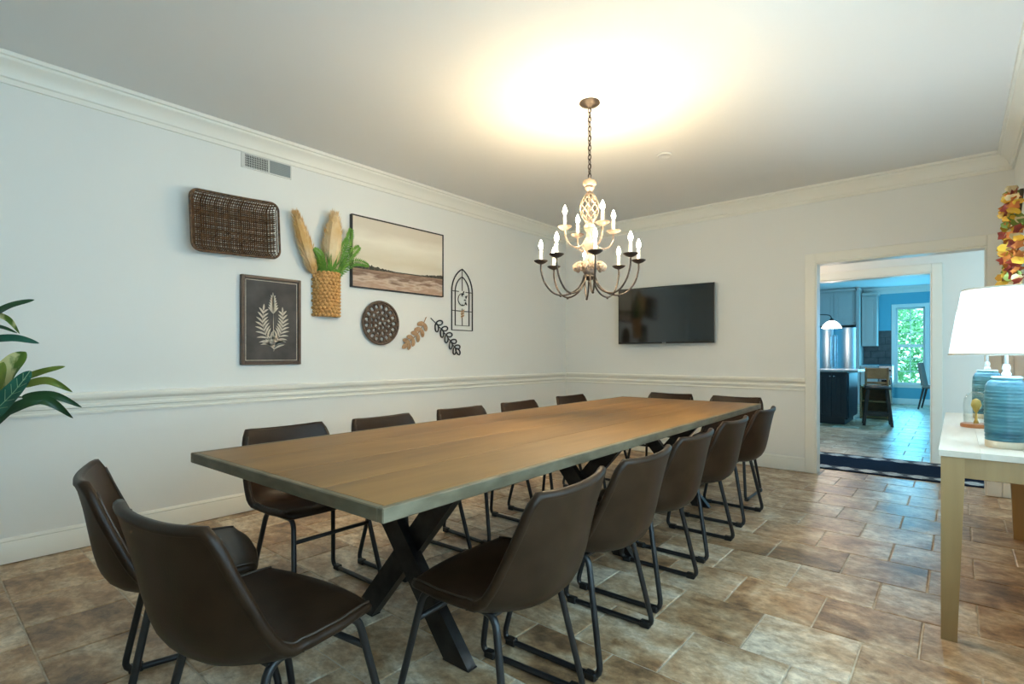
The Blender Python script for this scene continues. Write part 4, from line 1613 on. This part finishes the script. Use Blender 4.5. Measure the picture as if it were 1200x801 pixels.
# ---------------------------------------------------------------- hall runner
def rug_mat():
    m, nt, b = new_mat('runner_weave')
    N, L = nt.nodes, nt.links
    tc = N.new('ShaderNodeTexCoord')
    sep = N.new('ShaderNodeSeparateXYZ'); L.new(tc.outputs['Object'], sep.inputs[0])

    def mt(op, a, vb, c=None):
        n = N.new('ShaderNodeMath'); n.operation = op; n.inputs[1].default_value = vb
        L.new(a, n.inputs[0])
        if c is not None:
            L.new(c, n.inputs[1])
        return n.outputs[0]
    ay = mt('ABSOLUTE', sep.outputs['Y'], 0)
    band = mt('MULTIPLY', mt('GREATER_THAN', ay, .310), 1, mt('LESS_THAN', ay, .470))
    fx = mt('FRACT', mt('MULTIPLY', sep.outputs['X'], 5.2), 0)
    motif = mt('LESS_THAN', mt('ADD', mt('ABSOLUTE', mt('SUBTRACT', fx, .5), 0), 0, mt('MULTIPLY', mt('ABSOLUTE', mt('SUBTRACT', ay, .390), 0), 4.0)), .44)
    mp = N.new('ShaderNodeMapping'); mp.inputs['Scale'].default_value = (1, 2.4, 1)
    L.new(tc.outputs['Object'], mp.inputs[0])
    vo = N.new('ShaderNodeTexVoronoi'); vo.inputs['Scale'].default_value = 16; vo.feature = 'DISTANCE_TO_EDGE'
    L.new(mp.outputs[0], vo.inputs['Vector'])
    ln = mt('LESS_THAN', vo.outputs['Distance'], .14)
    vo2 = N.new('ShaderNodeTexVoronoi'); vo2.inputs['Scale'].default_value = 9
    L.new(mp.outputs[0], vo2.inputs['Vector'])
    cen = mt('MULTIPLY', mt('LESS_THAN', vo2.outputs['Distance'], .16), 1, mt('LESS_THAN', ay, .27))
    fac = mt('MULTIPLY', band, 1, mt('MULTIPLY', motif, 1, mt('ADD', mt('MULTIPLY', ln, .45), .62)))
    fac = mt('MAXIMUM', fac, 0, mt('MULTIPLY', band, .16))
    fac = mt('MAXIMUM', fac, 0, mt('MULTIPLY', cen, .035))
    mx = N.new('ShaderNodeMix'); mx.data_type = 'RGBA'
    mx.inputs['A'].default_value = (.004, .012, .032, 1); mx.inputs['B'].default_value = (.50, .56, .58, 1)
    L.new(fac, mx.inputs['Factor']); L.new(mx.outputs['Result'], b.inputs['Base Color'])
    b.inputs['Roughness'].default_value = .95
    b.inputs['Specular IOR Level'].default_value = 0.05
    return m


rg = MB().bbox(-1.35, 1.35, -.50, .50, 0, .010, .004).build('runner_rug', rug_mat(), None, loc=(-.75, 6.49, 0))
tag(rg, 'navy runner rug with pale patterned borders in the hall', 'rug')


# ---------------------------------------------------------------- kitchen
def panel_door(parent, name, x0, x1, z0, z1, y, m_, rail=.055):
    """framed door facing -y: frame proud, panel recessed with a raised field"""
    d = bpy.data.objects.new(name, None); COL.objects.link(d); d.parent = parent
    f = MB()
    f.bbox(x0, x0 + rail, y - .020, y, z0, z1, .002).bbox(x1 - rail, x1, y - .020, y, z0, z1, .002)
    f.bbox(x0 + rail, x1 - rail, y - .020, y, z1 - rail, z1, .002).bbox(x0 + rail, x1 - rail, y - .020, y, z0, z0 + rail, .002)
    f.build('door_frame', m_, d)
    MB().bbox(x0 + rail, x1 - rail, y - .010, y, z0 + rail, z1 - rail, .002).build('door_panel', m_, d)
    MB().bbox(x0 + rail + .03, x1 - rail - .03, y - .017, y - .009, z0 + rail + .03, z1 - rail - .03, .006).build('raised_field', m_, d)
    return d


isl = empty('kitchen_island', 'black panelled kitchen island seen through the doorway', 'cabinet', (-2.15, 10.55, 0))
MB().box(-.80, .797, -.52, .55, .09, .86).build('body', M['blackcab'], isl)
MB().box(-.76, .75, -.47, .50, 0, .09).build('toe_kick', M['blackcab'], isl)
for a, b, k in ((.375, .575, 1), (.585, .790, -1), (-.03, .18, 1), (.19, .365, -1)):
    dd = panel_door(isl, 'door', a, b, .11, .845, -.52, M['blackcab'], .05)
    kx = (b - .022) if k > 0 else (a + .022)
    MB().sphere((kx, -.552, .79), .013, 10, 6).build('knob', M['inox'], dd, smooth='all')
MB().bbox(.797, .812, -.48, .50, .11, .845, .004).build('end_panel', M['blackcab'], isl)
tag(MB().bbox(-2.98, -1.20, 9.98, 11.15, .861, .90, .008).build('island_countertop', M['stone']), 'pale stone countertop over the black kitchen island', 'countertop')

fr = empty('refrigerator', 'stainless steel french door refrigerator below grey cabinets', 'refrigerator', (-2.25, 14.85, 0))
MB().box(-.455, .455, -.25, .33, .02, 1.80).build('body', M['inox'], fr)
for a, b, k in ((-.453, -.003, -1), (.003, .453, 1)):
    c_ = (a + b) / 2
    prof = [(b, -.252), (a, -.252)] + [(a + (b - a) * q / 12, -.300 - .045 * (1 - ((a + (b - a) * q / 12 - c_) / (b - c_)) ** 2)) for q in range(13)]
    dd = MB().prism(prof, 2, .72, 1.795).build('door', M['inox'], fr, smooth=True)
    hx_ = -.045 if k < 0 else .045
    MB().tube(fillet([(hx_, -.30, .85), (hx_, -.37, .85), (hx_, -.37, 1.62), (hx_, -.30, 1.62)], .03), .010, 8).build('handle', M['inox'], dd, smooth='all')
dd = MB().bbox(-.453, .453, -.32, -.252, .05, .71, .02).build('freezer_drawer', M['inox'], fr, smooth=True)
MB().tube(fillet([(-.36, -.32, .64), (-.36, -.37, .64), (.36, -.37, .64), (.36, -.32, .64)], .03), .010, 8).build('handle', M['inox'], dd, smooth='all')

cb = empty('over_fridge_cabinet', 'pale grey double door cabinet above the refrigerator', 'cabinet', (-2.25, 14.85, 1.86))
MB().box(-.455, .455, -.24, .34, 0, .80).build('body', M['greycab'], cb)
panel_door(cb, 'door', -.452, -.004, .06, .77, -.24, M['greycab'], .06)
panel_door(cb, 'door', .004, .452, .06, .77, -.24, M['greycab'], .06)
MB().bbox(-.455, .455, -.29, .34, .80, .875, .02).build('cornice', M['greycab'], cb)
pn = empty('refrigerator_side_panel', 'tall grey cabinet panel flanking the refrigerator', 'cabinet', (-1.76, 14.85, 0))
MB().bbox(-.032, .032, -.31, .34, 0, 2.66, .003).build('panel', M['greycab'], pn)
MB().bbox(-.032, .05, -.33, .34, 2.66, 2.735, .02).build('cornice', M['greycab'], pn)

wc = empty('kitchen_wall_cabinet', 'grey wall cabinet hung between the refrigerator and the window', 'cabinet', (-1.565, 15.02, 1.36))
MB().box(-.15, .15, -.17, .175, 0, 1.18).build('body', M['greycab'], wc)
panel_door(wc, 'door', -.147, .147, .01, 1.16, -.17, M['greycab'], .05)
MB().bbox(-.155, .185, -.22, .175, 1.18, 1.26, .02).build('cornice', M['greycab'], wc)

bs = empty('stone_backsplash', 'dark grey tile backsplash between the cabinet and window', 'backsplash', (-1.43, KY, .925))
MB().box(-.29, .285, -.006, -.001, 0, .80).build('grout_bed', M['dark'], bs)
for r in range(5):
    off = 0 if r % 2 == 0 else -.145
    for c in range(-1, 3):
        a, b = -.29 + off + c * .29, -.29 + off + (c + 1) * .29
        a, b = max(a, -.29), min(b, .285)
        if b - a < .03 or (a < -.13 and False):
            continue
        MB().bbox(a + .003, b - .003, -.014, -.006, r * .16 + .003, (r + 1) * .16 - .003, .003).build('slate_tile', M['slate'], bs)

bc = empty('base_cabinet', 'grey base cabinet beside the refrigerator behind the stool', 'cabinet', (-1.545, 14.90, 0))
MB().box(-.17, .17, -.26, .29, .09, .87).build('body', M['greycab'], bc)
MB().box(-.17, .17, -.20, .29, 0, .09).build('toe_kick', M['dark'], bc)
panel_door(bc, 'door', -.165, .165, .11, .68, -.26, M['greycab'], .05)
panel_door(bc, 'drawer_front', -.165, .165, .70, .86, -.26, M['greycab'], .035)
tag(MB().bbox(-1.722, -1.373, 14.61, 15.18, .871, .91, .006).build('kitchen_countertop', M['stone']), 'short pale countertop on the grey base cabinet', 'countertop')
rg_ = empty('kitchen_range', 'stainless kitchen range standing at the tile backsplash', 'stove', (-1.235, 14.88, 0))
MB().bbox(-.125, .125, -.26, .28, .02, .90, .006).build('body', M['inox'], rg_)
dd = MB().bbox(-.118, .118, -.285, -.262, .20, .70, .008).build('oven_door', M['inox'], rg_)
MB().box(-.08, .08, -.287, -.2855, .32, .58).build('oven_window', M['screen'], dd)
MB().tube(fillet([(-.10, -.285, .655), (-.10, -.33, .655), (.10, -.33, .655), (.10, -.285, .655)], .02), .009, 8).build('handle', M['inox'], dd, smooth='all')
for k in range(3):
    MB().tube([(-.08 + .08 * k, -.262, .80), (-.08 + .08 * k, -.295, .80)], .022, 12).build('knob', M['tvbezel'], rg_)
MB().bbox(-.12, .12, -.24, .20, .90, .915, .004).build('cooktop', M['tvbezel'], rg_)

st = empty('counter_stool', 'wooden counter stool with dark splayed legs and honey backrest at the island', 'stool', (-.985, 10.36, 0), math.radians(8))
MB().bbox(-.185, .185, -.17, .17, .585, .635, .02).build('seat', M['walnut'], st, smooth=True)
for sx in (-1, 1):
    for sy in (-1, 1):
        m = MB()
        a, b = Vector((sx * .125, sy * .12, .588)), Vector((sx * .185, sy * .18, 0))
        w_ = .021
        m.add([b + Vector(q) for q in ((-w_, -w_, 0), (w_, -w_, 0), (w_, w_, 0), (-w_, w_, 0))] + [a + Vector(q) for q in ((-w_, -w_, 0), (w_, -w_, 0), (w_, w_, 0), (-w_, w_, 0))],
              [(3, 2, 1, 0), (4, 5, 6, 7)] + [(k, (k + 1) % 4, 4 + (k + 1) % 4, 4 + k) for k in range(4)])
        m.build('leg', M['walnut'], st)
for sy in (-1, 1):
    MB().bbox(-.155, .155, sy * .162 - .012, sy * .162 + .012, .16, .21, .003).build('stretcher', M['walnut'], st)
for sx in (-1, 1):
    MB().bbox(sx * .158 - .012, sx * .158 + .012, -.15, .15, .26, .30, .003).build('stretcher', M['walnut'], st)
for sx in (-1, 1):
    MB().bbox(sx * .15 - .016, sx * .15 + .016, .15, .18, .60, .93, .004).build('back_post', M['honey'], st)
MB().bbox(-.165, .165, .152, .174, .745, .925, .006).build('backrest', M['honey'], st)
MB().bbox(-.14, .14, .155, .171, .66, .70, .004).build('back_rail', M['honey'], st)

cr = empty('wooden_crate', 'honey wooden crate shelf standing behind the counter stool', 'crate', (-1.12, 11.45, 0))
for zz in (0.02, .30, .56):
    MB().bbox(-.20, .20, -.15, .15, zz, zz + .02, .003).build('shelf', M['honey'], cr)
for sx in (-1, 1):
    MB().bbox(sx * .205 - .012, sx * .205 + .012, -.15, .15, 0, .60, .003).build('side_panel', M['honey'], cr)
MB().bbox(-.20, .20, .14, .155, .0, .60, .003).build('back_panel', M['honey'], cr)

kc = empty('kitchen_chair', 'taupe upholstered kitchen chair with dark legs near the tall window', 'chair', (-.32, 14.20, 0), math.radians(84))
MB().bbox(-.23, .23, -.23, .22, .44, .50, .02).build('seat', M['taupe'], kc, smooth=True)
m = MB()
m.add([(-.22, .17, .50), (.22, .17, .50), (.22, .23, .50), (-.22, .23, .50), (-.21, .25, .98), (.21, .25, .98), (.21, .30, .98), (-.21, .30, .98)],
      [(3, 2, 1, 0), (4, 5, 6, 7), (0, 1, 5, 4), (1, 2, 6, 5), (2, 3, 7, 6), (3, 0, 4, 7)])
m.build('backrest', M['taupe'], kc)
for sx in (-1, 1):
    for y0_, y1_ in ((-.19, -.20), (.19, .28)):
        MB().tube([(sx * .20, y0_, .45), (sx * .205, y1_, 0)], [.024, .016], 6).build('leg', M['walnut'], kc)

pd = empty('pendant_lamp', 'white glass pendant lamp with curved arm over the kitchen island', 'lamp', (-1.62, 10.3, 0))
MB().lathe([(.150, 1.600), (.148, 1.606), (.120, 1.660), (.075, 1.705), (.035, 1.725), (.033, 1.720), (.070, 1.700), (.115, 1.656), (.144, 1.606), (.146, 1.600)], 32, caps=False).build('glass_shade', M['whiteglass'], pd, smooth='all')
MB().lathe([(.004, 1.722), (.036, 1.722), (.034, 1.745), (.018, 1.765), (.004, 1.768)], 20).build('socket_cap', M['steel'], pd, smooth=True)
MB().tube(spline([(0, 0, 1.765), (-.04, 0, 1.82), (-.20, 0, 1.84), (-.42, 0, 1.86), (-.5, 0, 1.90), (-.5, 0, 2.2), (-.5, 0, 2.725)], 8), .008, 8).build('curved_arm', M['steel'], pd, smooth='all')
MB().lathe([(.004, 2.739), (.06, 2.739), (.06, 2.728), (.02, 2.72), (.004, 2.72)], 20, (-.5, 0, 0)).build('ceiling_rose', M['steel'], pd, smooth=True)

lamp_point('pendant_light', (0, 0, 1.56), 20, (1.0, .84, .72), .06, pd)

hl_ = empty('hall_ceiling_light', 'round flush ceiling light in the hall', 'lamp', (-1.9, 6.42, 0))
MB().lathe([(.004, 2.739), (.17, 2.739), (.17, 2.71), (.004, 2.71)], 28).build('base', M['bronze'], hl_, smooth=True)
MB().lathe([(.16, 2.709), (.15, 2.665), (.10, 2.635), (.004, 2.622)], 28, caps=False).build('glass_bowl', M['whiteglass'], hl_, smooth='all')
lamp_point('hall_light', (0, 0, 2.55), 16, (1.0, .72, .52), .08, hl_)

# ---------------------------------------------------------------- outside the kitchen window
struct(MB().box(-9, 8, KY + .14, 30, -.35, -.30).build('ground', M['lawn']), 'lawn outside the kitchen window')


def bush(x, y, r, h, label, seed):
    o = empty('garden_tree', label, 'tree', (x, y, -.30), 0, 'trees outside the kitchen window')
    rn = random.Random(seed)
    MB().tube([(0, 0, 0), (.05, 0, h * .3), (0, .05, h * .7)], [.09, .07, .03], 8).build('trunk', M['bark'], o)
    mb = MB()
    for k in range(2600):
        a, u = rn.uniform(0, 2 * PI), rn.uniform(-1, 1)
        q = rn.uniform(.55, 1) * (1 + .18 * math.sin(a * 5 + seed) * math.cos(u * 6))
        p = Vector((r * q * math.cos(a) * math.sqrt(1 - u * u), r * q * math.sin(a) * math.sqrt(1 - u * u), h * .55 + h * .46 * q * u))
        d1, d2 = Vector([rn.gauss(0, 1) for _ in range(3)]).normalized(), Vector([rn.gauss(0, 1) for _ in range(3)])
        d2 = (d2 - d1 * d2.dot(d1)).normalized()
        s = rn.uniform(.05, .10)
        mb.add([p - d1 * s, p + d2 * s * .5, p + d1 * s, p - d2 * s * .5], [(0, 1, 2, 3)])
    tag(mb.build('foliage', M['treegreen'], o, fix=False), None, kind='stuff')


bush(-1.45, 19.0, 1.2, 3.2, 'leafy green tree outside the kitchen window, on the refrigerator side', 4)
bush(1.05, 20.2, 1.1, 3.0, 'leafy green tree outside the kitchen window, farther from the refrigerator', 9)
bush(-2.4, 23.5, 2.0, 5.2, 'tall green tree beyond the shrubs outside the kitchen window', 12)
